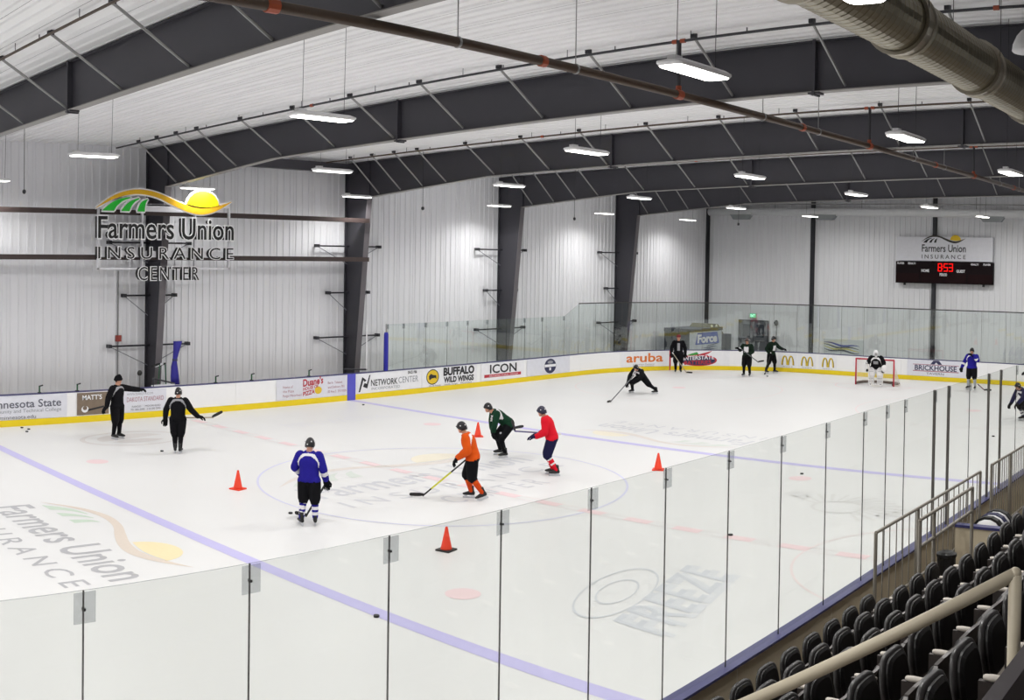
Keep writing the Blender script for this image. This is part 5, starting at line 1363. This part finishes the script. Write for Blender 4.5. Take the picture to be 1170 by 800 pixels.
for sy in (-1, 1):
    mb = MB(); rs = []
    for z, wd, dp, xo in ((0.02, .11, .07, .14), (0.10, .135, .085, .10), (0.35, .135, .085, .12), (0.52, .145, .10, .19), (0.66, .14, .08, .16), (0.80, .12, .06, .10)):
        P = []
        for a, b_ in ((-1, -1), (1, -1), (1, 0.5), (0.7, 1), (-0.7, 1), (-1, 0.5)): P.append(Vector((xo+dp*b_, sy*0.20+wd*a, z)))
        rs.append(P)
    mb.rings(rs); pd = mb.build('leg_pad', M('pad_white', (234, 232, 232), 0.5), t)
    mb = MB()
    for z in (0.22, 0.36, 0.68): mb.box(0.155, 0.235, sy*0.2-0.11, sy*0.2+0.11, z, z+0.012)
    mb.build('pad_seam', KGREY, pd)['kind'] = 'stuff'
mb = MB(); mb.box(.30, .36, -.50, -.28, .66, 1.02); mb.build('blocker', M('pad_white', (234, 232, 232), 0.5), t)
mb = MB(); mb.ball((.36, .42, .84), .07, .15, .17, 12, 8); mb.build('catching_glove', M('pad_white', (234, 232, 232), 0.5), t, True)
stick('wide goalkeeper stick in front of the white leg pads', w((.40,-.40,1.15)), w((.52,-.10,.03)), w((.54,.25,.03))-w((.52,-.10,.03)), M('stick_white', (220, 216, 210), 0.5), blade=M('stick_white', (220, 216, 210), 0.5), L=0.36)
# 12 blue player drinking
pos = (27.93, -4.43, 0)
t, w = person('person in blue jersey with a hand at the mouth near the end boards', pos, facing(pos, -0.35, -0.95),
    dict(elL=(.18,.34,1.30), wrL=(.30,.14,1.50), haL=(-.1,-.8,.6), elR=(.02,-.36,1.18), wrR=(.14,-.42,.98), haR=(.2,-.1,-1), knL=(.04,.14,.56), knR=(.04,-.13,.56), anL=(.02,.17,.17), anR=(.0,-.16,.17)),
    'jersey', ('hockey_pants', 'sock'), st(KBLUE, KBLK, cloth('sock_grey', (176, 180, 186)), yoke=KWHT, sleeve=KWHT), 'helmet', sc=1.03)
stick('hockey stick lying by the skates of the drinking blue player', w((.25,.35,.30)), w((.35,.75,.03)), w((.3,1.0,.03))-w((.35,.75,.03)), M('stick_maroon', (90, 30, 50), 0.5))
# 13, 14 players cut by the right picture edge
pos = (19.1, -9.2, 0)
t, w = person('person in dark kit with striped socks crouching behind the glass at the right edge', pos, facing(pos, -0.8, -0.6),
    dict(pelvis=(-.20,0,.80), chest=(.08,0,1.06), neck=(.20,0,1.18), head=(.30,0,1.27), shL=(.14,.20,1.12), shR=(.14,-.20,1.12), elL=(.26,.30,.90), wrL=(.42,.20,.70), haL=(.7,-.2,-.7), elR=(.22,-.30,.88), wrR=(.40,-.24,.66), haR=(.7,.1,-.7), hipL=(-.18,.11,.76), hipR=(-.18,-.11,.76), knL=(.10,.16,.52), anL=(-.06,.18,.17), knR=(.08,-.16,.52), anR=(-.10,-.18,.17)),
    'jersey', ('hockey_pants', 'sock'), st(KNVY, KBLK, KNVY, yoke=KWHT, bands=SOCK, band=KWHT), 'helmet')
pos = (26.4, -7.75, 0)
t, w = person('person in violet and white jersey standing at the right edge by the end boards', pos, facing(pos, -0.6, -0.7),
    dict(elL=(.16,.33,1.22), wrL=(.38,.20,1.10), haL=(1,-.2,0), elR=(.10,-.33,1.20), wrR=(.32,-.22,1.02), haR=(1,.1,-.2)),
    'jersey', ('hockey_pants', 'sock'), st(cloth('violet', (74, 70, 112)), KBLK, KNVY, yoke=KWHT, sleeve=KWHT), 'helmet', helm=helmet_mesh(M('helmet_white', (222, 222, 228), 0.35)), sc=1.05)
# sticks leaning behind the far boards by the blue drape
for dx, c, lb, ln in ((-0.42, (40, 96, 66), 'green hockey stick leaning behind the boards left of the blue drape', -0.10), (-0.30, (220, 222, 226), 'white hockey stick leaning behind the boards left of the blue drape', 0.06), (-0.2, (40, 40, 40), 'black hockey stick leaning against the blue drape', 0.10)):
    stick(lb, (0.05+dx+ln, 13.55, 0.3), (0.05+dx, 13.5, 1.72), (-.8, 0, -.25), M('stick_col_%d' % c[0], c, 0.5), blade=BLACK if c[0] == 40 else M('stick_col_%d' % c[0], c, 0.5))
bpy.context.view_layer.update()
